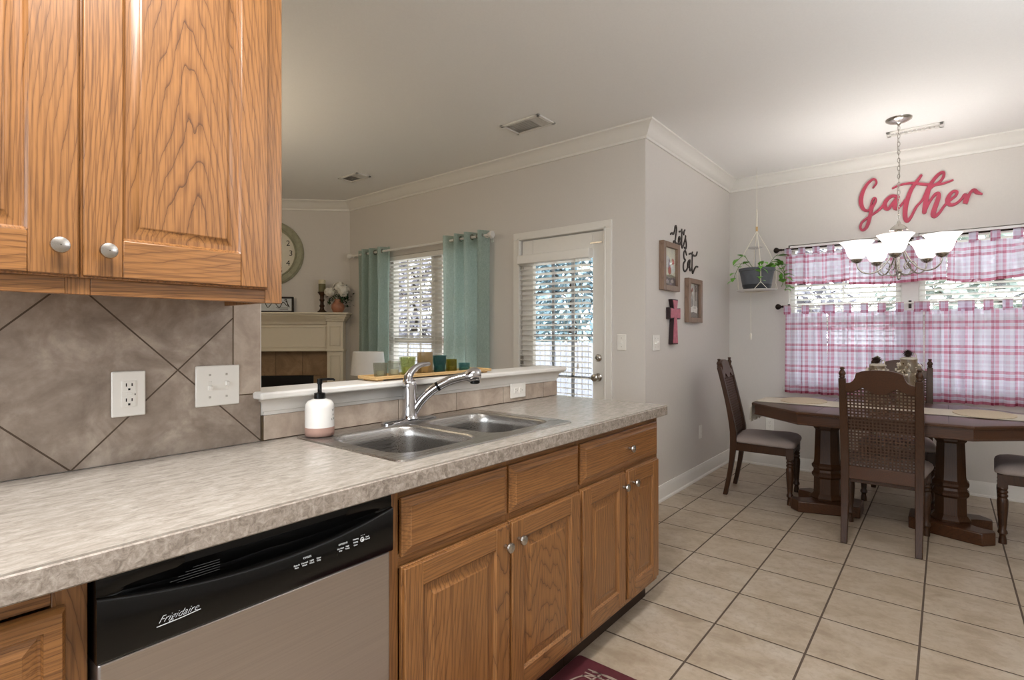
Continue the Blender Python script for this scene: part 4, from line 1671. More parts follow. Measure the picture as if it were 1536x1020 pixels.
def teal_curtain(label, y0, y1, folds, flare, ph):
    root = thing('curtain', label, 'curtain', (RX, (y0 + y1) / 2, .06), 'teal curtains of the living room window')
    m = MB()
    ym = (y0 + y1) / 2
    def fn(u, v):
        z = .05 + (RZ + .045 - .05) * v
        wdt = (y1 - y0) * (1 + flare * (1 - v))
        y = ym + (u - .5) * wdt
        a = .055 * (1 - .2 * (1 - v))
        x = RX + a * math.sin(2 * PI * folds * u + ph) + .006 * math.sin(17 * u + 5 * v)
        return (x, y + .01 * math.sin(4 * v + 9 * u), z)
    m.grid(fn, 120, 24)
    obj('panel', m, M['teal'], root, fix=False, ang=180)
    rg = MB()
    n = int(folds * 2)
    for i in range(n):
        u = ((i) * PI - ph) / (2 * PI * folds)
        if 0.01 < u < .99:
            y = ym + (u - .5) * (y1 - y0)
            rg.rings([[(RX + (.026 + q * math.cos(t)) * 0 + .002 * q0, y + q0 * .004, RZ) for q0 in (0,)] for t in (0,)] if False else
                     [[(RX + r * math.cos(2 * PI * j / 20), y + d, RZ + r * math.sin(2 * PI * j / 20)) for j in range(20)] for r, d in ((.017, -.003), (.026, -.003), (.026, .003), (.017, .003), (.017, -.003))], True, False, False)
    obj('grommets', rg, M['nickel'], root)
    return root


teal_curtain('teal linen grommet curtain on the fireplace side of the window', 4.47, 4.935, 3.5, .05, .3)
teal_curtain('teal linen grommet curtain on the patio door side of the window', 3.10, 3.585, 3.5, .08, 2.0)

# ---------------------------------------------------------------- lamp behind the ledge
lx, ly = 3.03, 4.19
root = thing('side_table', 'small round wooden table under the white shaded lamp', 'table', (lx, ly, 0))
obj('table_top', MB().lathe([(.22, .50), (.225, .51), (.225, .525), (.22, .53)], (lx, ly, 0), 32), M['wood_dark'], root)
for k in range(3):
    a = k * 2 * PI / 3 + .4
    obj('leg', MB().tube([(lx + .17 * math.cos(a), ly + .17 * math.sin(a), .501), (lx + .20 * math.cos(a), ly + .20 * math.sin(a), .0)], [.018, .012], 10), M['wood_dark'], root)
root = thing('table_lamp', 'table lamp with plain white drum shade behind the ledge', 'lamp', (lx, ly, .531))
obj('base', MB().lathe([(.07, .5305), (.075, .54), (.06, .56), (.085, .64), (.09, .70), (.06, .77), (.025, .81), (.012, .82), (.012, .93)], (lx, ly, 0), 28), M['lamp_base'], root, ang=50)
obj('lamp_shade', MB().lathe([(.160, .865), (.139, 1.08), (.136, 1.08), (.157, .865)], (lx, ly, 0), 40, cap0=False, cap1=False), M['shade_white'], root, ang=60)
m = MB().tube([(lx - .136, ly, 1.05), (lx + .136, ly, 1.05)], .003, 6).tube([(lx, ly - .136, 1.05), (lx, ly + .136, 1.05)], .003, 6).tube([(lx, ly, .92), (lx, ly, 1.06)], .005, 6)
obj('harp', m, M['nickel'], root)

# ================================================================ PICTURE WALL


def picture(label, x0, x1, z0, z1, art):
    root = thing('framed_picture', label, 'picture', ((x0 + x1) / 2, YS, z0), 'framed pictures on the side wall')
    y1, y0 = YS - .0006, YS - .040
    w = .045
    m = MB()
    m.box(x0, x0 + w, y0, y1, z0, z1)
    m.box(x1 - w, x1, y0, y1, z0, z1)
    m.box(x0 + w, x1 - w, y0, y1, z0, z0 + w * .9)
    m.box(x0 + w, x1 - w, y0, y1, z1 - w * .9, z1)
    obj('frame', m, M['wood_frame'], root, bevel=.003)
    m = MB()
    mats = []
    m.box(x0 + w, x1 - w, YS - .018, y1, z0 + w * .9, z1 - w * .9, 0)
    a, b, c, d = x0 + w, x1 - w, z0 + w * .9, z1 - w * .9
    cols = [plain('print_ground', art[0], .6, vary=.12, scale=14)]
    for i, (col, poly) in enumerate(art[1]):
        cols.append(plain('print_tone', col, .6, vary=.15, scale=30))
        m.prism([(a + (b - a) * u, c + (d - c) * v) for u, v in poly], YS - .0184 - .00012 * i, YS - .018, 'xz', i + 1)
    obj('print', m, cols, root)
    obj('pane', MB().box(a, b, YS - .024, YS - .0225, c, d), M['glass'], root)
    return root


def blob(cx, cy, rx, ry, n=12):
    return [(cx + rx * math.cos(2 * PI * j / n) * (1 + .12 * math.sin(3.7 * j)), cy + ry * math.sin(2 * PI * j / n) * (1 + .12 * math.cos(2.3 * j))) for j in range(n)]


def border(pts, n=9, a=.03, seed=1):
    return pts


picture('upper brown framed farm print with red and grey shapes', 3.785, 4.098, 1.577, 1.945,
        ('#d9d8c4', [('#b9bba6', [(0, .55), (0, 1), (.12, 1), (.16, .6)]), ('#cfd3cf', blob(.3, .62, .24, .16)), ('#dde0dc', blob(.75, .45, .2, .12)), ('#93868a', [(.36, .42), (.40, .66), (.47, .75), (.55, .62), (.56, .42)]),
                     ('#b5655c', blob(.50, .40, .13, .11)), ('#c4675c', blob(.80, .64, .10, .08)), ('#d58f80', blob(.74, .69, .05, .05)), ('#8d8577', [(0, .18), (0, .30), (.3, .27), (.6, .30), (1, .26), (1, .18)]),
                     ('#6b5f60', [(0, 0), (0, .2), (.2, .24), (.5, .19), (.8, .23), (1, .18), (1, 0)]), ('#a79a9c', blob(.3, .10, .14, .05)), ('#b5a9a2', blob(.7, .12, .14, .05)), ('#8d7d84', blob(.5, .05, .2, .03))]))
picture('lower brown framed still life print in grey and tan', 4.285, 4.600, 1.342, 1.706,
        ('#cfccc4', [('#a8a097', [(.52, .35), (.52, 1), (1, 1), (1, .35)]), ('#77695c', [(.66, .5), (.66, .95), (.78, .95), (.78, .5)]), ('#5c5148', [(.88, .1), (.88, 1), (1, 1), (1, .1)]), ('#e3e0d9', [(.05, .12), (.0, .32), (.5, .36), (.9, .3), (.86, .12)]),
                     ('#8d8882', blob(.30, .45, .17, .14)), ('#a7a29c', blob(.33, .62, .10, .07)), ('#9b7a6a', blob(.22, .78, .05, .08)), ('#a86a5c', blob(.36, .82, .05, .06)), ('#7c6a55', blob(.30, .72, .02, .10)), ('#6f675f', [(0, 0), (0, .14), (.5, .17), (1, .12), (1, 0)]), ('#c9c6bf', blob(.62, .30, .14, .05))]))

# wall cross
root = thing('wall_cross', 'rose painted wooden cross with dark edges on the side wall', 'cross', (4.017, YS, 1.166))
CP = [(4.020, 1.515), (4.150, 1.515), (4.128, 1.446), (4.206, 1.450), (4.206, 1.362), (4.128, 1.366), (4.150, 1.166), (4.020, 1.166), (4.048, 1.366), (3.968, 1.362), (3.968, 1.450), (4.048, 1.446)]
CP = [(4.017 + (x - 4.088) * .87, z) for x, z in CP]
obj('cross_body', MB().prism(CP, YS - .034, YS - .0006), M['cross_dark'], root, bevel=.003)
c0 = Vector((4.017, 1.40))
IP = []
for x, z in CP:
    v = Vector((x, z)) - c0
    IP.append((x - math.copysign(.009, v.x), z - (math.copysign(.008, v.y) if abs(v.y) > .06 else math.copysign(.006, v.y))))
obj('cross_face', MB().prism(IP, YS - .0375, YS - .0335), M['cross_pink'], root, bevel=.002)


def script_sign(name, label, strokes, mat, plane, d0, d1, base, hw=.009, part_names=None):
    m = MB()
    for st in strokes:
        p = spline(st, 5)
        h = [q[2] for q in p] if len(st[0]) > 2 else hw
        m.ribbon([q[:2] for q in p], h, d0, d1, plane)
    return solo(name, m, mat, label, 'wall sign', base)


LETS = [[(3.995, 2.022), (4.02, 2.035), (4.05, 2.03), (4.075, 2.06), (4.086, 2.095), (4.105, 2.10), (4.113, 2.075), (4.10, 2.03), (4.085, 1.985), (4.068, 1.963), (4.052, 1.963), (4.06, 1.976), (4.085, 1.974), (4.11, 1.96), (4.135, 1.965), (4.165, 1.985), (4.183, 2.01), (4.172, 2.026), (4.156, 2.01), (4.154, 1.98), (4.17, 1.961), (4.19, 1.968), (4.208, 1.99)],
        [(4.222, 2.092), (4.222, 2.03), (4.218, 1.97), (4.228, 1.945), (4.245, 1.955), (4.275, 1.995), (4.296, 2.03), (4.304, 2.052), (4.300, 2.03), (4.318, 1.99), (4.316, 1.96), (4.298, 1.944), (4.28, 1.954)], [(4.168, 2.066), (4.21, 2.075), (4.25, 2.068), (4.286, 2.096)], [(4.272, 2.076), (4.264, 2.056)]]
EAT = [[(4.323, 1.898), (4.297, 1.929), (4.265, 1.906), (4.272, 1.863), (4.3, 1.852), (4.259, 1.819), (4.256, 1.775), (4.291, 1.759), (4.343, 1.791), (4.349, 1.828), (4.375, 1.855), (4.402, 1.858), (4.362, 1.8), (4.352, 1.814)], [(4.404, 1.858), (4.394, 1.808), (4.404, 1.775), (4.445, 1.808)], [(4.456, 1.935), (4.449, 1.858), (4.449, 1.789), (4.462, 1.758), (4.497, 1.793), (4.538, 1.822), (4.58, 1.824)], [(4.382, 1.912), (4.429, 1.922), (4.497, 1.91), (4.545, 1.921), (4.566, 1.949)]]
GATHER = [[(0.476, 2.486, 0.0056), (0.453, 2.522, 0.0072), (0.46, 2.551, 0.0072), (0.48, 2.557, 0.008), (0.517, 2.525, 0.0104), (0.551, 2.458, 0.0136), (0.563, 2.386, 0.016), (0.551, 2.327, 0.0136), (0.524, 2.298, 0.0104), (0.5, 2.307, 0.008), (0.485, 2.366, 0.0072), (0.47, 2.398, 0.0072), (0.456, 2.389, 0.0072), (0.46, 2.362, 0.0088), (0.48, 2.324, 0.0104), (0.49, 2.285, 0.012), (0.5, 2.238, 0.0136), (0.51, 2.191, 0.0128), (0.527, 2.151, 0.0112), (0.551, 2.135, 0.0096), (0.566, 2.157, 0.0088), (0.558, 2.197, 0.008), (0.52, 2.233, 0.008), (0.46, 2.273, 0.0088), (0.42, 2.307, 0.0096), (0.393, 2.343, 0.0104)], [(0.302, 2.381, 0.0112), (0.341, 2.395, 0.012), (0.374, 2.376, 0.0136), (0.395, 2.336, 0.0152), (0.387, 2.298, 0.0136), (0.367, 2.293, 0.0112), (0.335, 2.342, 0.0096), (0.306, 2.381, 0.0096), (0.318, 2.332, 0.0144), (0.328, 2.298, 0.0144), (0.309, 2.283, 0.0104), (0.28, 2.314, 0.008), (0.258, 2.346, 0.0072)], [(0.152, 2.53, 0.0088), (0.183, 2.481, 0.0112), (0.214, 2.432, 0.0136), (0.239, 2.359, 0.0152), (0.255, 2.283, 0.0168), (0.257, 2.212, 0.016), (0.244, 2.173, 0.0144), (0.22, 2.2, 0.0104), (0.183, 2.28, 0.0088), (0.146, 2.328, 0.008), (0.109, 2.415, 0.0104), (0.079, 2.471, 0.012), (0.043, 2.517, 0.0112), (0.014, 2.528, 0.0104), (0.011, 2.496, 0.0096), (0.037, 2.455, 0.0088), (0.091, 2.419, 0.0096), (0.112, 2.369, 0.0144), (0.124, 2.302, 0.016), (0.132, 2.23, 0.0152)], [(0.341, 2.458, 0.0056), (0.29, 2.477, 0.0072), (0.214, 2.479, 0.0088), (0.14, 2.457, 0.0104), (0.079, 2.441, 0.0096), (0.02, 2.439, 0.008), (-0.045, 2.456, 0.0056)], [(0.131, 2.23, 0.012), (0.103, 2.298, 0.0088), (0.067, 2.358, 0.0104), (0.044, 2.368, 0.0112), (0.042, 2.335, 0.0144), (0.061, 2.269, 0.016), (0.076, 2.21, 0.0168), (0.067, 2.188, 0.0144), (0.037, 2.212, 0.0096), (0.002, 2.268, 0.0088), (-0.033, 2.304, 0.0088), (-0.062, 2.329, 0.0088), (-0.071, 2.358, 0.0096), (-0.05, 2.367, 0.0096), (-0.024, 2.339, 0.0128), (-0.013, 2.296, 0.0152), (-0.03, 2.264, 0.012), (-0.062, 2.267, 0.0096), (-0.096, 2.297, 0.0088), (-0.116, 2.331, 0.0088), (-0.128, 2.307, 0.016), (-0.12, 2.262, 0.0152), (-0.147, 2.334, 0.0096), (-0.171, 2.358, 0.0112), (-0.189, 2.336, 0.0128), (-0.217, 2.318, 0.0056)]]
script_sign('word_sign', "black metal script sign reading Let's beside the upper picture", LETS, M['dark_metal'], 'xz', YS - .007, YS - .0006, (4.16, YS, 1.94), .0068)
script_sign('word_sign', 'black metal script sign reading Eat above the lower picture', EAT, M['dark_metal'], 'xz', YS - .007, YS - .0006, (4.42, YS, 1.76), .0068)
script_sign('word_sign', 'large red script sign reading Gather over the plaid curtains', GATHER, M['red_sign'], 'yz', XD - .020, XD - .0006, (XD, .2, 2.13))

# ================================================================ DINING CORNER
# ---- curtain rods
CX = XD - .085


def rod(label, z, y_end, mat):
    root = thing('curtain_rod', label, 'curtain rod', (CX, .22, z))
    y2 = -.74
    obj('rod', MB().tube([(CX, y2, z), (CX, y_end, z)], .0075, 10), mat, root)
    for y, s in ((y_end, 1), (y2, -1)):
        m = MB()
        m.rings([[(CX + r * math.cos(2 * PI * j / 14), y + s * h, z + r * math.sin(2 * PI * j / 14)) for j in range(14)] for r, h in ((.0085, 0), (.012, .008), (.009, .018), (.014, .026), (.024, .038), (.028, .050), (.024, .062), (.012, .070), (.003, .073))])
        obj('finial', m, M['bronze'], root, ang=50)
    for y in (y_end - .025, .225, y2 + .025):
        obj('bracket', MB().tube([(CX, y, z - .009), (XD - .006, y, z - .009)], .005, 8).box(XD - .006, XD - .0006, y - .010, y + .010, z - .04, z + .025), M['bronze'], root)
    return root


RZ1, RZ2 = 2.018, 1.497
rod('dark bronze curtain rod with ball finials carrying the plaid valances', RZ1, 1.165, M['bronze'])
rod('white cafe rod with dark finials carrying the long plaid panels', RZ2, 1.150, M['white'])


def plaid_panel(name, label, group, y0, y1, zt, zb, rz, folds, seed, full=1.35, nt=5, flare=0.02, wave=.0):
    """tab-top panel gathered on a rod; u runs along the cloth in metres"""
    rn_ = random.Random(seed)
    root = thing(name, label, 'curtain', (CX, (y0 + y1) / 2, zb), group)
    m = MB()
    uo, vo = rn_.random() * .0 + .0, 0.0
    nu, nv = int(max(30, folds * 18)), 16
    ph = rn_.random() * 6
    a1, a2 = rn_.uniform(.7, 1.2), rn_.uniform(.3, .6)
    def fn(u, v):
        z = zb + (zt - zb) * v + wave * math.sin(u * 7 + seed) * (1 - v)
        w = (y1 - y0) * (1 + flare * (1 - v))
        y = (y0 + y1) / 2 + (.5 - u) * w + .006 * math.sin(2 * PI * folds * 1.7 * u + ph)
        amp = .021 * (.75 + .5 * (1 - v))
        x = CX + amp * (a1 * math.sin(2 * PI * folds * u + ph) + a2 * math.sin(2 * PI * folds * 2.3 * u + 1.3 * ph + .8 * v))
        return (x, y, z)
    m.grid(fn, nu, nv, 0, lambda u, v: (uo + u * (y1 - y0) * full, (zt - zb) * v))
    # stitched header band
    obj('panel', m, M['plaid'], root, fix=False, ang=180)
    for i in range(nt):
        u = (i + .5) / nt if nt > 1 else .5
        u = .04 + (i / max(1, nt - 1)) * .92
        y = (y0 + y1) / 2 + (.5 - u) * (y1 - y0)
        w = .028
        t_ = MB()
        prof = [(CX - .004, zt - .012), (CX - .011, zt + .01), (CX - .0105, rz), (CX, rz + .0095), (CX + .0105, rz), (CX + .011, zt + .01), (CX + .004, zt - .012)]
        b = len(t_.v)
        uu = rn_.choice([0.0, .055, .105])
        for k, yy in enumerate((y - w, y, y + w)):
            for j, (xx, zz) in enumerate(prof):
                t_.v.append((xx, yy, zz))
                t_.uv[len(t_.v) - 1] = (uu * .5 + k * .028, .19 * seed + j * .021)
        for k in range(2):
            for j in range(6):
                q = b + k * 7 + j
                t_.f.append([q, q + 7, q + 8, q + 1])
                t_.m.append(0)
        obj('tab', t_, M['plaid'], root, fix=False, ang=180)
    return root


VG, PG = 'red plaid valances on the top rod', 'red plaid cafe panels on the lower rod'
plaid_panel('valance', 'short plaid valance left of the chandelier, next to the hanging plant', VG, .645, 1.135, 1.965, 1.695, RZ1, 4, 1, nt=5, wave=.006)
plaid_panel('valance', 'short plaid valance hanging behind the chandelier shades', VG, -.005, .64, 1.960, 1.665, RZ1, 5, 2, nt=5, wave=.008)
plaid_panel('valance', 'short plaid valance right of the chandelier', VG, -.69, -.015, 1.955, 1.655, RZ1, 5, 3, nt=6, wave=.012)
plaid_panel('cafe_curtain', 'narrow plaid cafe panel at the left edge of the window', PG, .815, 1.135, 1.437, .712, RZ2, 4, 4, 1.5, nt=3, flare=.05)
plaid_panel('cafe_curtain', 'plaid cafe panel behind the pine cone jars, left of the window middle', PG, .142, .800, 1.437, .712, RZ2, 6, 5, nt=6)
plaid_panel('cafe_curtain', 'narrow plaid cafe panel just right of the far chair back', PG, -.112, .132, 1.437, .712, RZ2, 3, 6, 1.5, nt=3)
plaid_panel('cafe_curtain', 'plaid cafe panel rightmost in the window', PG, -.70, -.122, 1.437, .712, RZ2, 6, 7, nt=6)

# ---- hanging plant
hx, hy = 5.09, 1.31
hz = 1.640           # top of the plate
root = thing('plant_hanger', 'ivory cord hanger with round white plate, hooked to the ceiling', 'plant hanger', (hx, hy, hz - .014))
obj('plate', MB().lathe([(.120, -.014), (.160, -.008), (.166, 0), (.160, .002), (.12, -.001)], (hx, hy, hz), 36), M['white'], root, ang=50)
m = MB()
m.tube([(hx, hy, H - .0008), (hx, hy, H - .02), (hx + .012, hy, H - .034), (hx + .006, hy, H - .048), (hx - .008, hy, H - .042)], .0022, 6)
obj('ceiling_hook', m, M['white'], root)
m = MB()
m.tube([(hx, hy, H - .046), (hx, hy, 2.36)], .0022, 6)
m.tube([(hx + .012 * math.cos(t * PI / 6), hy, 2.345 + .018 * math.sin(t * PI / 6)) for t in range(13)], .003, 6)
m.tube([(hx, hy, 2.33), (hx, hy, 2.19)], .0065, 8)
for k in range(4):
    a = k * PI / 2 + .45
    c, s = math.cos(a), math.sin(a)
    m.tube([(hx, hy, 2.165), (hx + .10 * c, hy + .10 * s, 1.98), (hx + .157 * c, hy + .157 * s, 1.84), (hx + .160 * c, hy + .160 * s, 1.75), (hx + .156 * c, hy + .156 * s, 1.70)], .0035, 6)
    for da in (-.3, .3):
        m.tube([(hx + .156 * c, hy + .156 * s, 1.70), (hx + .168 * math.cos(a + da), hy + .168 * math.sin(a + da), hz + .002), (hx + .10 * math.cos(a + da), hy + .10 * math.sin(a + da), hz - .016), (hx, hy, hz - .018)], .003, 6)
obj('cords', m, M['rope'], root)
obj('cord_wrap', MB().lathe([(.010, 2.165), (.010, 2.205)], (hx, hy, 0), 12), M['wood_tray'], root)
obj('tail_cord', MB().tube([(hx - .02, hy + .045, hz - .013), (hx - .02, hy + .045, 1.24)], .0022, 6).lathe([(.003, 1.255), (.010, 1.245), (.010, 1.205), (.004, 1.195)], (hx - .02, hy + .045, 0), 12), M['rope'], root)

root = thing('potted_plant', 'trailing green pothos in a slate grey pot in the cord hanger', 'plant', (hx, hy, hz + .001))
obj('pot', MB().lathe([(.105, .0025), (.118, .035), (.142, .165), (.150, .168), (.152, .190), (.144, .191), (.138, .168), (.112, .06)], (hx, hy, hz), 40), M['pot'], root, ang=40)
obj('pot_band', MB().lathe([(.107, .003), (.1195, .034), (.1205, .046), (.118, .046)], (hx, hy, hz), 40, cap1=False), M['pot_base'], root, ang=40)
obj('soil', MB().lathe([(.137, .164), (.137, .172), (.06, .178), (.005, .178)], (hx, hy, hz), 30), M['soil'], root)
obj('saucer_disc', MB().lathe([(.056, .372), (.060, .376), (.052, .382), (.02, .386)], (hx - .01, hy + .01, hz), 28).tube([(hx - .01, hy + .01, hz + .175), (hx - .01, hy + .01, hz + .378)], .004, 8), M['sheer_stem'], root)
rnd = random.Random(11)
vines = MB()
lv_ = MB()
def vine(pts, n, sz):
    p = spline(pts, 6)
    vines.tube(p, .0022, 5)
    for i in range(n):
        q = p[min(len(p) - 1, int((i + .6) / n * len(p)))]
        d = Vector((q[0] - hx, q[1] - hy, 0))
        d = d.normalized() if d.length > .01 else Vector((1, 0, 0))
        d = Vector((d.x + rnd.gauss(0, .6), d.y + rnd.gauss(0, .6), rnd.gauss(.1, .4)))
        leaf_quad(lv_, q, d, sz * rnd.uniform(.95, 1.45), sz * rnd.uniform(.7, .95), rnd.uniform(.1, .5))
# screen right = (s, -c): (.63,-.777)
RXd, RYd = .630, -.777
FXd, FYd = -.777, -.63
def hp(r, f, z):
    return (hx + RXd * r + FXd * f, hy + RYd * r + FYd * f, hz + z)
vine([hp(.05, .04, .17), hp(.12, .06, .25), hp(.17, .08, .22), hp(.20, .09, .15), hp(.19, .10, .08), hp(.17, .10, .02)], 9, .075)
vine([hp(.08, .0, .17), hp(.16, .02, .22), hp(.21, .03, .17), hp(.24, .03, .12)], 6, .07)
vine([hp(.04, .08, .17), hp(.10, .10, .27), hp(.13, .12, .30)], 4, .075)
vine([hp(-.03, .03, .17), hp(-.10, .04, .26), hp(-.13, .04, .30), hp(-.18, .04, .27)], 6, .068)
vine([hp(-.05, .05, .17), hp(-.15, .08, .23), hp(-.20, .09, .19), hp(-.23, .08, .12), hp(-.24, .08, .07)], 7, .058)
vine([hp(-.02, .09, .17), hp(-.04, .15, .20), hp(-.05, .17, .14), hp(-.05, .165, .06)], 7, .06)
vine([hp(.0, .0, .17), hp(.0, .05, .22), hp(.02, .09, .24)], 6, .055)
vine([hp(.02, -.08, .17), hp(.05, -.14, .22), hp(.06, -.20, .12)], 5, .06)
vine([hp(.11, .05, .19), hp(.18, .10, .13), hp(.20, .12, .03), hp(.19, .12, -.02)], 6, .065)
obj('vines', vines, M['stem'], root)
obj('leaves', lv_, M['leaf'], root, fix=False)

# ---- chandelier
kx, ky = 4.583, .252
root = thing('chandelier', 'five-arm brushed nickel chandelier with flared white glass shades', 'chandelier', (kx, ky, 1.625))
obj('canopy', MB().lathe([(.078, H - .0008), (.076, H - .010), (.060, H - .020), (.030, H - .030), (.012, H - .036), (.008, H - .046)], (kx, ky, 0), 32), M['nickel'], root, ang=50)
m = MB()
z = H - .048
i = 0
while z > 2.035:
    L_ = .034
    pts = []
    for j in range(12):
        a = 2 * PI * j / 12
        u, w = .0075 * math.cos(a), L_ / 2 * math.sin(a)
        pts.append((kx + (u if i % 2 else 0), ky + (0 if i % 2 else u), z - L_ / 2 + w))
    m.tube(pts, .0017, 6, True)
    z -= L_ - .006
    i += 1
m.tube(spline([(kx + .004, ky, H - .04), (kx - .009, ky + .006, 2.55), (kx + .008, ky - .006, 2.40), (kx - .008, ky + .006, 2.22), (kx + .004, ky, 2.02)], 8), .002, 6)
obj('chain', m, M['nickel'], root)
obj('top_cap', MB().lathe([(.006, 2.035), (.010, 2.025), (.012, 2.012), (.030, 2.000), (.044, 1.988), (.052, 1.975), (.055, 1.968), (.050, 1.966)], (kx, ky, 0), 28), M['nickel'], root, ang=50)
obj('centre_column', MB().lathe([(.020, 1.967), (.030, 1.955), (.024, 1.93), (.020, 1.90), (.014, 1.86), (.008, 1.80), (.008, 1.70), (.016, 1.692), (.022, 1.680), (.014, 1.668), (.018, 1.655), (.010, 1.640), (.012, 1.632), (.003, 1.622)], (kx, ky, 0), 20), M['nickel'], root, ang=50)
a0 = math.radians(32)
for k in range(5):
    a = a0 + k * 2 * PI / 5
    # toward-camera and screen-right axes of the room give the fixture its turn
    dx = -.7765 * math.cos(a) + .6302 * math.sin(a)
    dy = -.6302 * math.cos(a) - .7765 * math.sin(a)
    def rp(r, z):
        return (kx + dx * r, ky + dy * r, z)
    m = MB()
    arm = spline([rp(.014, 1.895), rp(.030, 1.84), rp(.062, 1.765), rp(.105, 1.705), (rp(.155, 1.676)), rp(.205, 1.680), rp(.240, 1.712), rp(.250, 1.752)], 7)
    m.tube(arm, .0052, 8)
    sc_ = [rp(.110, 1.702)]
    for t in range(1, 15):
        th = PI * .25 + t * PI / 7
        rr_ = .052 - .0024 * t
        sc_.append(rp(.073 + rr_ * math.cos(th) * .9, 1.700 + rr_ * math.sin(th)))
    m.tube(spline([rp(.012, 1.672), rp(.045, 1.655), rp(.085, 1.665), rp(.108, 1.698), rp(.098, 1.735), rp(.066, 1.745), rp(.046, 1.722), rp(.056, 1.700), rp(.074, 1.704)], 6), .0038, 8)
    ar = obj('arm', m, M['nickel'], root, ang=60)
    c = rp(.250, 0)
    obj('cup', MB().lathe([(.007, 1.748), (.022, 1.754), (.034, 1.766), (.037, 1.778), (.030, 1.780)], c, 24), M['nickel'], ar, ang=50)
    sh = obj('glass_shade', MB().lathe([(.030, 1.781), (.044, 1.788), (.056, 1.806), (.064, 1.830), (.072, 1.856), (.084, 1.878), (.100, 1.896), (.106, 1.902), (.103, 1.903), (.080, 1.880), (.068, 1.856), (.060, 1.830), (.052, 1.808), (.040, 1.792)], c, 36, cap0=True, cap1=False), M['frosted'], root, ang=60)
    lamp('chandelier_bulb_light', 'POINT', (c[0], c[1], 1.85), 4.0, (1.0, .95, .9), .03)

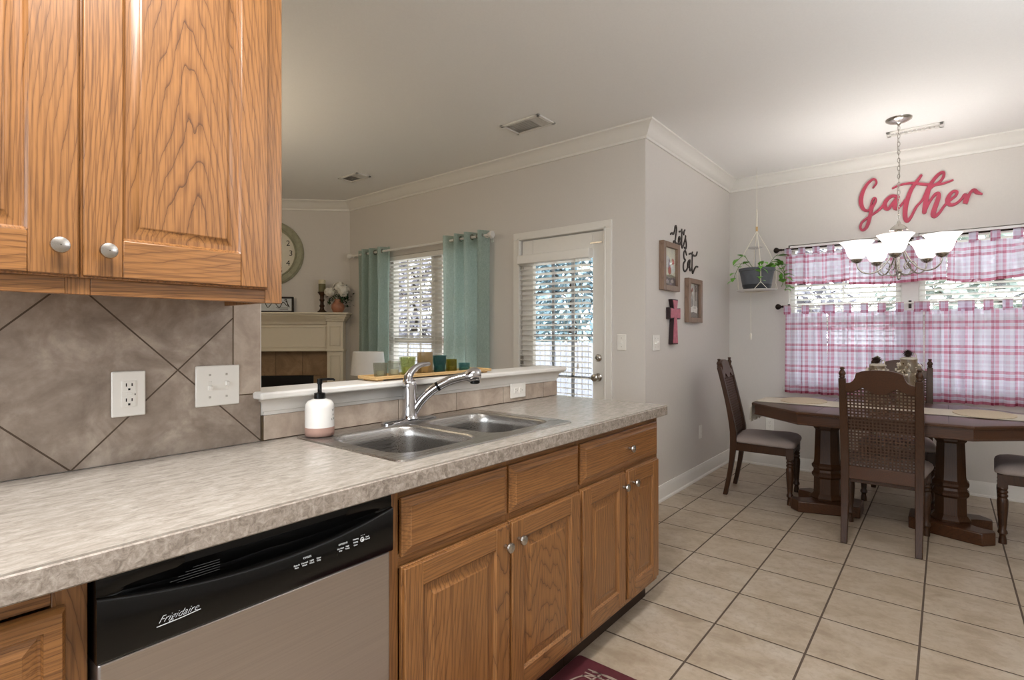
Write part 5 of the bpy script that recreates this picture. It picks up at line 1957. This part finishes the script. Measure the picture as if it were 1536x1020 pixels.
# ---- dining chairs
def chair_proto():
    """faces +y; origin on the floor below the seat centre"""
    root = thing('dining_chair', 'dark wooden dining chair', 'chair', (0, 0, 0), 'cane-backed dining chairs')
    WD = M['wood_dark']
    def py(z):
        # rake of the back posts
        if z < .47:
            t = z / .47
            return -.262 + .062 * math.sin(t * PI / 2)
        t = (z - .47) / .55
        return -.200 - .115 * t ** 1.25
    for s in (-1, 1):
        m = MB()
        rg = []
        for i in range(15):
            z = i / 14 * .985
            w = .017 + .005 * math.sin(min(1, z / .6) * PI / 2) - .004 * max(0, (z - .6) / .4)
            d = .016 + .008 * math.exp(-((z - .45) / .16) ** 2)
            x = s * (.178 + .004 * (z / 1.0))
            y = py(z)
            rg.append([(x - w, y - d, z), (x + w, y - d, z), (x + w, y + d, z), (x - w, y + d, z)])
        m.rings(rg)
        post = obj('back_leg', m, WD, root, bevel=.004)
        obj('finial', MB().lathe([(.010, .984), (.0165, .992), (.013, 1.000), (.018, 1.010), (.0185, 1.018), (.012, 1.030), (.008, 1.036), (.014, 1.044), (.011, 1.050), (.003, 1.052)], (s * .182, py(.985) - .002, 0), 14), WD, post, ang=50)
        m = MB()
        fx, fy = s * .200, .190
        m.box(fx - .024, fx + .024, fy - .024, fy + .024, .335, .412)
        m.lathe([(.0225, .336), (.024, .326), (.019, .320), (.025, .312), (.025, .304), (.019, .298), (.025, .290), (.025, .280), (.020, .274), (.026, .262), (.027, .240), (.024, .18), (.019, .115), (.0165, .085), (.022, .075), (.0235, .062), (.017, .055), (.015, .045), (.019, .025), (.020, .0)], (fx, fy, 0), 16)
        obj('front_leg', m, WD, root, ang=40)
    m = MB()
    m.box(-.176, .176, .178, .202, .352, .412)
    m.box(-.162, .162, -.186, -.168, .352, .412)
    for s in (-1, 1):
        m.rings([[(s * .190, .17, .352), (s * .212, .17, .352), (s * .212, .17, .412), (s * .190, .17, .412)], [(s * .168, -.195, .352), (s * .190, -.195, .352), (s * .190, -.195, .412), (s * .168, -.195, .412)]])
    obj('seat_frame', m, WD, root, bevel=.003)
    # upholstered seat, wider at the front
    m = MB()
    def outline(ins, k=7):
        pts = []
        xf, xr, yf, yr, r = .232 - ins, .195 - ins, .222 - ins, -.196 + ins, max(.035, .05 - ins * .3)
        for cx, cy, st in ((xf - r, yf - r, 0), (-xf + r, yf - r, 90), (-xr + r, yr + r, 180), (xr - r, yr + r, 270)):
            for j in range(k + 1):
                a = math.radians(st + 90 * j / k)
                pts.append((cx + r * math.cos(a), cy + r * math.sin(a)))
        return pts
    m.rings([[(x, y, z) for x, y in outline(i)] for i, z in ((.010, .4125), (-.004, .418), (-.006, .432), (.000, .448), (.016, .462), (.045, .472), (.09, .478), (.14, .481))])
    obj('seat', m, M['seat'], root, ang=70)
    # back: lower rail, shaped crest, woven cane
    def bk(m):
        m.v = [(x, py(z) + y, z) for x, y, z in m.v]
        return m
    m = MB()
    for i in range(4):
        pass
    m.box(-.165, .165, -.012, .012, .378, .456)
    obj('back_rail', bk(m), M['wood_dark_h'], root, bevel=.003)
    top = [(.0, 1.040), (.045, 1.038), (.085, 1.030), (.112, 1.018), (.116, 1.004), (.119, .988), (.128, .972), (.143, .961), (.167, .957)]
    bot = [(.167, .905), (.145, .902), (.122, .908), (.100, .924), (.082, .934), (.062, .924), (.040, .906), (.020, .898), (0, .896)]
    right = top + bot
    poly = right + [(-x, z) for x, z in right[::-1] if x > 0]
    m = MB()
    # subdivide in strips so the crest follows the rake
    n = len(top)
    cols = []
    xs = [-.167 + .334 * i / 48 for i in range(49)]
    def interp(tbl, x):
        x = abs(x)
        t = sorted(tbl)
        for (a, b), (c, d) in zip(t[:-1], t[1:]):
            if a <= x <= c:
                return b + (d - b) * (x - a) / (c - a) if c > a else d
        return t[-1][1]
    for x in xs:
        zt_, zb_ = interp(top, x), interp(bot, x)
        cols.append([(x, -.013, zb_), (x, -.013, zt_), (x, .013, zt_), (x, .013, zb_)])
    m.rings(cols)
    obj('crest_rail', bk(m), M['wood_dark_h'], root, bevel=.0025)
    m = MB()
    x0, x1, z0, z1 = -.163, .163, .452, .94
    nx, nz = 18, 26
    px_, pz_ = (x1 - x0) / nx, (z1 - z0) / nz
    wx, wz = px_ * .44, pz_ * .46
    for i in range(nx + 1):
        x = x0 + i * px_
        # strips stop under the crest
        zt_ = interp(bot, x) + .006
        rg = []
        for j in range(7):
            z = z0 + (zt_ - z0) * j / 6
            rg.append([(x - wx / 2, -.0022, z), (x + wx / 2, -.0022, z), (x + wx / 2, .0022, z), (x - wx / 2, .0022, z)])
        m.rings(rg)
    for j in range(nz + 1):
        z = z0 + j * pz_
        segs = []
        cur = None
        for i in range(65):
            x = x0 + (x1 - x0) * i / 64
            ok = z < interp(bot, x) + .004
            if ok and cur is None:
                cur = x
            if (not ok or i == 64) and cur is not None:
                segs.append((cur, x))
                cur = None
        for a, b in segs:
            m.box(a, b, -.0026, .0026, z - wz / 2, z + wz / 2)
    obj('cane_panel', bk(m), M['cane'], root)
    return root


ch = chair_proto()
ch['label'] = 'dark wooden cane-back chair seen from behind, nearest the counter'
front_chair = dup(ch, (3.99, .292, 0), -PI / 2, 'dark wooden cane-back chair with its back toward the kitchen')
dup(ch, (4.965, .275, 0), PI / 2, 'dark wooden cane-back chair on the window side of the table')
dup(ch, (4.475, 1.085, 0), PI + math.radians(5), 'dark wooden cane-back chair at the left end of the table')
ch.location = (4.50, -.465, 0)
ch.rotation_euler = (0, 0, math.radians(-3))
ch['label'] = 'dark wooden chair at the right end of the table'

# ---- dining table
tx, ty = 4.375, .315
root = thing('dining_table', 'long octagonal dark wood dining table on two pedestals', 'table', (tx, ty, 0))
HL, HW, EL, EW = .795, .525, .44, .20       # half length (y), half width (x), straight part, end width


def octo(g_=0.0):
    k = g_ * .62
    return [(tx - EW + g_ * .3, ty - HL + g_), (tx + EW - g_ * .3, ty - HL + g_), (tx + HW - g_, ty - EL + k * .4), (tx + HW - g_, ty + EL - k * .4), (tx + EW - g_ * .3, ty + HL - g_), (tx - EW + g_ * .3, ty + HL - g_), (tx - HW + g_, ty + EL - k * .4), (tx - HW + g_, ty - EL + k * .4)]


def ring(poly, z):
    return [(x, y, z) for x, y in poly]


m = MB()
m.rings([ring(octo(.012), .722), ring(octo(.002), .724), ring(octo(0), .734), ring(octo(.004), .741), ring(octo(.018), .745)])
tt = obj('tabletop', m, M['wood_dark_h'], root, ang=25)
m = MB()
for y in (ty - .33, ty + .33):
    m.box(tx - HW + .018, tx + HW - .018, y - .0012, y + .0012, .7446, .7453)
obj('leaf_seam', m, M['slot'], tt)
m = MB()
m.rings([ring(octo(.022), .655), ring(octo(.016), .660), ring(octo(.022), .668), ring(octo(.022), .7225)])
obj('apron', m, M['wood_dark_h'], root, ang=25)
for sgn, py_ in ((1, ty + .340), (-1, ty - .340)):
    prof = [(.105, .076), (.108, .090), (.098, .104), (.086, .118), (.084, .225), (.097, .240), (.099, .256), (.088, .270), (.086, .285), (.097, .300), (.099, .316), (.086, .332), (.082, .36), (.078, .50), (.075, .565), (.086, .578), (.088, .596), (.080, .606), (.094, .622), (.100, .6545)]
    obj('pedestal', MB().lathe(prof, (tx, py_, 0), 8, ph=PI / 8), M['wood_dark'], root, ang=25)
    # foot slab: flares toward the table end, chamfered corners and a round bite in the outer edge
    pts = [(-.105, -.21), (-.215, .145), (-.150, .205)]
    for j in range(11):
        a = PI - PI * j / 10
        pts.append((.10 * math.cos(a), .205 - .125 * math.sin(a)))
    pts += [(.150, .205), (.215, .145), (.105, -.21)]
    poly = [(tx + x, py_ + sgn * y) for x, y in pts]
    def shrink(f):
        return [(tx + (x - tx) * f, py_ + (y - py_) * f) for x, y in poly]
    obj('foot_slab', MB().prism(poly, .0006, .0765, 'xy'), M['wood_dark_h'], root, bevel=.006)

# runner draped over both ends
m = MB()
rx0, rx1 = tx - .165, tx + .165
path = [(ty + HL + .012, .635), (ty + HL + .010, .70), (ty + HL + .006, .738), (ty + HL - .012, .7475), (ty + HL - .06, .7475)]
path = path + [(2 * ty - y, z) for y, z in path[::-1]]
m.rings([[(rx0, y, z), (rx1, y, z), (rx1, y + (0.0025 if z < .74 and y > ty else -.0025 if z < .74 else 0), z + (.0025 if z > .735 else 0)), (rx0, y + (0.0025 if z < .74 and y > ty else -.0025 if z < .74 else 0), z + (.0025 if z > .735 else 0))] for y, z in path])
root = thing('table_runner', 'natural woven table runner with grey fringe hanging over the table ends', 'table runner', (tx, ty, .746))
obj('cloth', m, M['runner'], root)
m = MB()
rn_ = random.Random(5)
for y, s in ((ty + HL + .0135, 1), (ty - HL - .0135, -1)):
    for i in range(34):
        x = rx0 + (rx1 - rx0) * (i + .5) / 34
        m.tube([(x, y, .70), (x + rn_.gauss(0, .002), y + s * .004, .65), (x + rn_.gauss(0, .004), y + s * rn_.uniform(0, .006), .60 + rn_.uniform(-.01, .01))], .0052, 5)
obj('fringe', m, M['fringe'], root)
for lab, mx, my, a, b in (('braided oval placemat at the left end of the runner', tx + .055, ty + .50, .205, .150), ('braided oval placemat at the right end of the runner', tx + .02, ty - .50, .205, .150)):
    m = MB()
    rg = []
    for j in range(7):
        f = 1 - j / 7.2
        rg.append([(mx + a * f * math.cos(2 * PI * i / 48), my + b * f * math.sin(2 * PI * i / 48), .7555 + .0012 * (j % 2)) for i in range(48)])
    m.rings([[(mx + a * math.cos(2 * PI * i / 48), my + b * math.sin(2 * PI * i / 48), .7504) for i in range(48)]] + rg)
    solo('placemat', m, M['mat_oval'], lab, 'placemat', (mx, my, .7504), 'oval placemats on the dining table', ang=20)


# ---- jars with pine cones
def jar(label, x, y, r, h, seed):
    rn_ = random.Random(seed)
    root = thing('decorated_jar', label, 'jar', (x, y, .7505), 'centrepiece jars on the dining table')
    z0 = .7506
    obj('jar_body', MB().lathe([(r * .92, 0), (r, .012), (r, h * .78), (r * .86, h * .90), (r * .72, h * .94), (r * .72, h), (r * .66, h), (r * .66, h * .93), (r * .93, h * .76), (r * .93, .02)], (x, y, z0), 32), tinted('ivory_jar_glass', '#d8cfbe', .2, .25), root, ang=50)
    m = MB()
    for i in range(90):
        a = rn_.random() * 2 * PI
        z = z0 + h * rn_.uniform(.62, .92)
        q = r * (1.0 if z < z0 + h * .8 else .88)
        p = (x + (q + .004) * math.cos(a), y + (q + .004) * math.sin(a), z)
        m.ball(p, rn_.uniform(.004, .009), 6, 4)
    obj('lace_band', m, M['lace'], root)
    m = MB()
    for i in range(50):
        a = rn_.random() * 2 * PI
        z = z0 + h * rn_.uniform(.55, .95)
        p = Vector((x + (r + .003) * math.cos(a), y + (r + .003) * math.sin(a), z))
        leaf_quad(m, p, (math.cos(a) + rn_.gauss(0, .5), math.sin(a) + rn_.gauss(0, .5), rn_.gauss(0, .8)), .028, .010)
    obj('dried_sprigs', m, M['lace_dark'], root, fix=False)
    obj('burlap_top', MB().lathe([(r * .74, h + .0005), (r * .76, h + .006), (r * .5, h + .016), (.006, h + .02)], (x, y, z0), 20), M['runner'], root)
    m = MB()
    c = Vector((x - .012, y + .004, z0 + h + .036))
    for k in range(9):
        f = k / 8
        rr_ = .024 * math.sin(PI * (.18 + .78 * f)) + .003
        for j in range(9):
            a = 2 * PI * (j + .5 * (k % 2)) / 9
            d = Vector((math.cos(a), math.sin(a), .35))
            leaf_quad(m, c + Vector((rr_ * .45 * math.cos(a), rr_ * .45 * math.sin(a), -.022 + .048 * f)), d, rr_ * .8 + .004, .013, -.1)
    m.ball(c, .015, 8, 6, sz=1.5)
    obj('pine_cone', m, M['pine'], root, fix=False)
    m = MB()
    for i in range(6):
        a = rn_.uniform(-1.8, .9)
        leaf_quad(m, c + Vector((.008, -.008, .008)), (math.cos(a), math.sin(a), rn_.uniform(.1, .8)), .052, .020, .15)
    obj('leaves', m, M['sage_leaf'], root, fix=False)
    m = MB()
    obj('ribbon_loop', MB().tube([(x + .03 + .018 * math.cos(t * PI / 7), y - .03 + .010 * math.cos(t * PI / 7), z0 + h + .02 + .020 * math.sin(t * PI / 7)) for t in range(14)], .003, 6, True), M['lace'], root)
    return root


jar('short squat lace-trimmed jar topped with a pine cone, left of the two', 4.47, .365, .068, .275, 1)
jar('taller ivory jar with dried sprigs and pine cone, right of the two', 4.44, .190, .066, .325, 2)

# ---- unseen ceiling fixtures, added to brighten the rooms
def fixture(label, x, y, lx, ly):
    root = thing('added_ceiling_light', label, 'ceiling light', (x, y, H - .09))
    obj('housing', MB().box(x - lx / 2 - .02, x + lx / 2 + .02, y - ly / 2 - .02, y + ly / 2 + .02, H - .035, H - .0008), M['white'], root, bevel=.006)
    obj('diffuser', MB().box(x - lx / 2, x + lx / 2, y - ly / 2, y + ly / 2, H - .095, H - .0355), M['fix'], root, bevel=.01)


fixture('unseen long white ceiling light added to brighten the kitchen', KITCHEN_FILL[0], KITCHEN_FILL[1], 1.2, .4)


def pendant(label, c):
    x, y, z = c
    root = thing('added_pendant_light', label, 'pendant light', (x, y, z - .14))
    obj('bowl', MB().lathe([(.02, -.14), (.10, -.125), (.17, -.08), (.205, -.025), (.21, -.022), (.208, -.014), (.165, -.068), (.095, -.113), (.01, -.128)], c, 36), M['ceramic_white'], root, ang=60)
    m = MB()
    for k in range(3):
        a = k * 2 * PI / 3
        m.tube([(x + .2 * math.cos(a), y + .2 * math.sin(a), z - .022), (x, y, z + .28)], .003, 6)
    m.tube([(x, y, z + .27), (x, y, H - .03)], .004, 6)
    obj('chains', m, M['nickel'], root)
    obj('canopy', MB().lathe([(.06, H - .0008), (.055, H - .02), (.01, H - .032)], (x, y, 0), 24), M['nickel'], root)


pendant('unseen white open bowl pendant added on the breakfast side to brighten the ceiling', BREAKFAST_FILL)
pendant('unseen white open bowl pendant added to brighten the living room', LIVING_FILL)

# ================================================================ OUTDOORS
GZ = -.20
struct('ground', MB().box(-20, 40, -22, 32, GZ - .1, GZ), M['grass'])
struct('patio_and_bounce_slab', MB().box(XL + TH + .02, 7.2, YS + TH + .05, 6.5, GZ, -.04).box(-9, XB - TH - .02, -7, 5, GZ, -.04), M['patio'])  # second slab, behind the camera, is added to bounce daylight upward indoors
root = thing('garden_fence', 'pale grey board fence across the garden behind the patio door', 'fence', (10.5, 6, -.2))
m = MB()
y = -9.0
while y < 22:
    m.box(10.50, 10.52, y, y + .138, -.195, 1.05)
    y += .15
obj('boards', m, M['fence'], root)
m = MB()
for z in (.05, .75):
    m.box(10.52, 10.56, -9, 22, z, z + .09)
obj('rails', m, M['fence'], root)
for i in range(11):
    yy_ = -8.5 + i * 3.0
    obj('post', MB().box(10.56, 10.65, yy_, yy_ + .09, -.199, 1.05), M['fence'], root)


def tree(label, x, y, h, r, mat, seed, kind, n=900):
    rn_ = random.Random(seed)
    root = thing('tree', label, 'tree', (x, y, -.2), 'trees in the garden')
    m = MB()
    m.tube([(x, y, -.2), (x + .06, y, h * .35), (x - .03, y + .05, h * .92)], [.03 * h ** .8 + .03, .02 * h ** .8 + .02, .02], 8)
    for i in range(16):
        z = h * rn_.uniform(.25, .85)
        a = rn_.random() * 2 * PI
        ln = r * rn_.uniform(.6, 1.05) * (1 - z / h * .5)
        m.tube([(x, y, z), (x + ln * .5 * math.cos(a), y + ln * .5 * math.sin(a), z + ln * .25), (x + ln * math.cos(a), y + ln * math.sin(a), z + ln * .6)], [.035, .02, .008], 5)
    obj('trunk', m, M['bark'], root)
    m = MB()
    for i in range(n):
        f = rn_.random()
        if kind == 'cone':
            z = h * (.12 + .9 * f)
            R = r * (1 - f) ** .8 + .1
        else:
            z = h * (.55 + .45 * math.sin((f - .5) * PI))
            R = r * math.cos((f - .5) * PI * .95) + .1
        a = rn_.random() * 2 * PI
        q = R * math.sqrt(rn_.random())
        sz = rn_.uniform(.22, .46)
        leaf_quad(m, (x + q * math.cos(a), y + q * math.sin(a), z), (math.cos(a) + rn_.gauss(0, .5), math.sin(a) + rn_.gauss(0, .5), rn_.gauss(-.1, .5)), sz, sz * (.5 if kind == 'cone' else .55), .3)
    obj('foliage', m, mat, root, fix=False)



tree('tall blue-green conifer seen high through the patio door blind', 15.5, 9.9, 7.5, 1.9, M['tree_blue'], 1, 'cone', 4200)
tree('shorter blue-green conifer farther back, at the left side of the patio door view', 20.5, 15.0, 5.6, 1.5, M['tree_blue'], 2, 'cone', 3200)
tree('grey twiggy tree seen between the teal curtains', 14.2, 16.6, 6.0, 2.2, M['tree_grey'], 3, 'round', 4000)
tree('second grey twiggy tree seen through the living room window, further left', 17.5, 22.5, 7.0, 3.0, M['tree_grey'], 4, 'round', 4000)
tree('soft green tree seen through the right half of the plaid window', 15.0, -.9, 5.5, 2.3, M['tree_green'], 5, 'round', 4000)
tree('grey-green tree seen through the left edge of the plaid window', 17.0, 3.4, 4.8, 1.4, M['tree_grey'], 6, 'round', 2200)
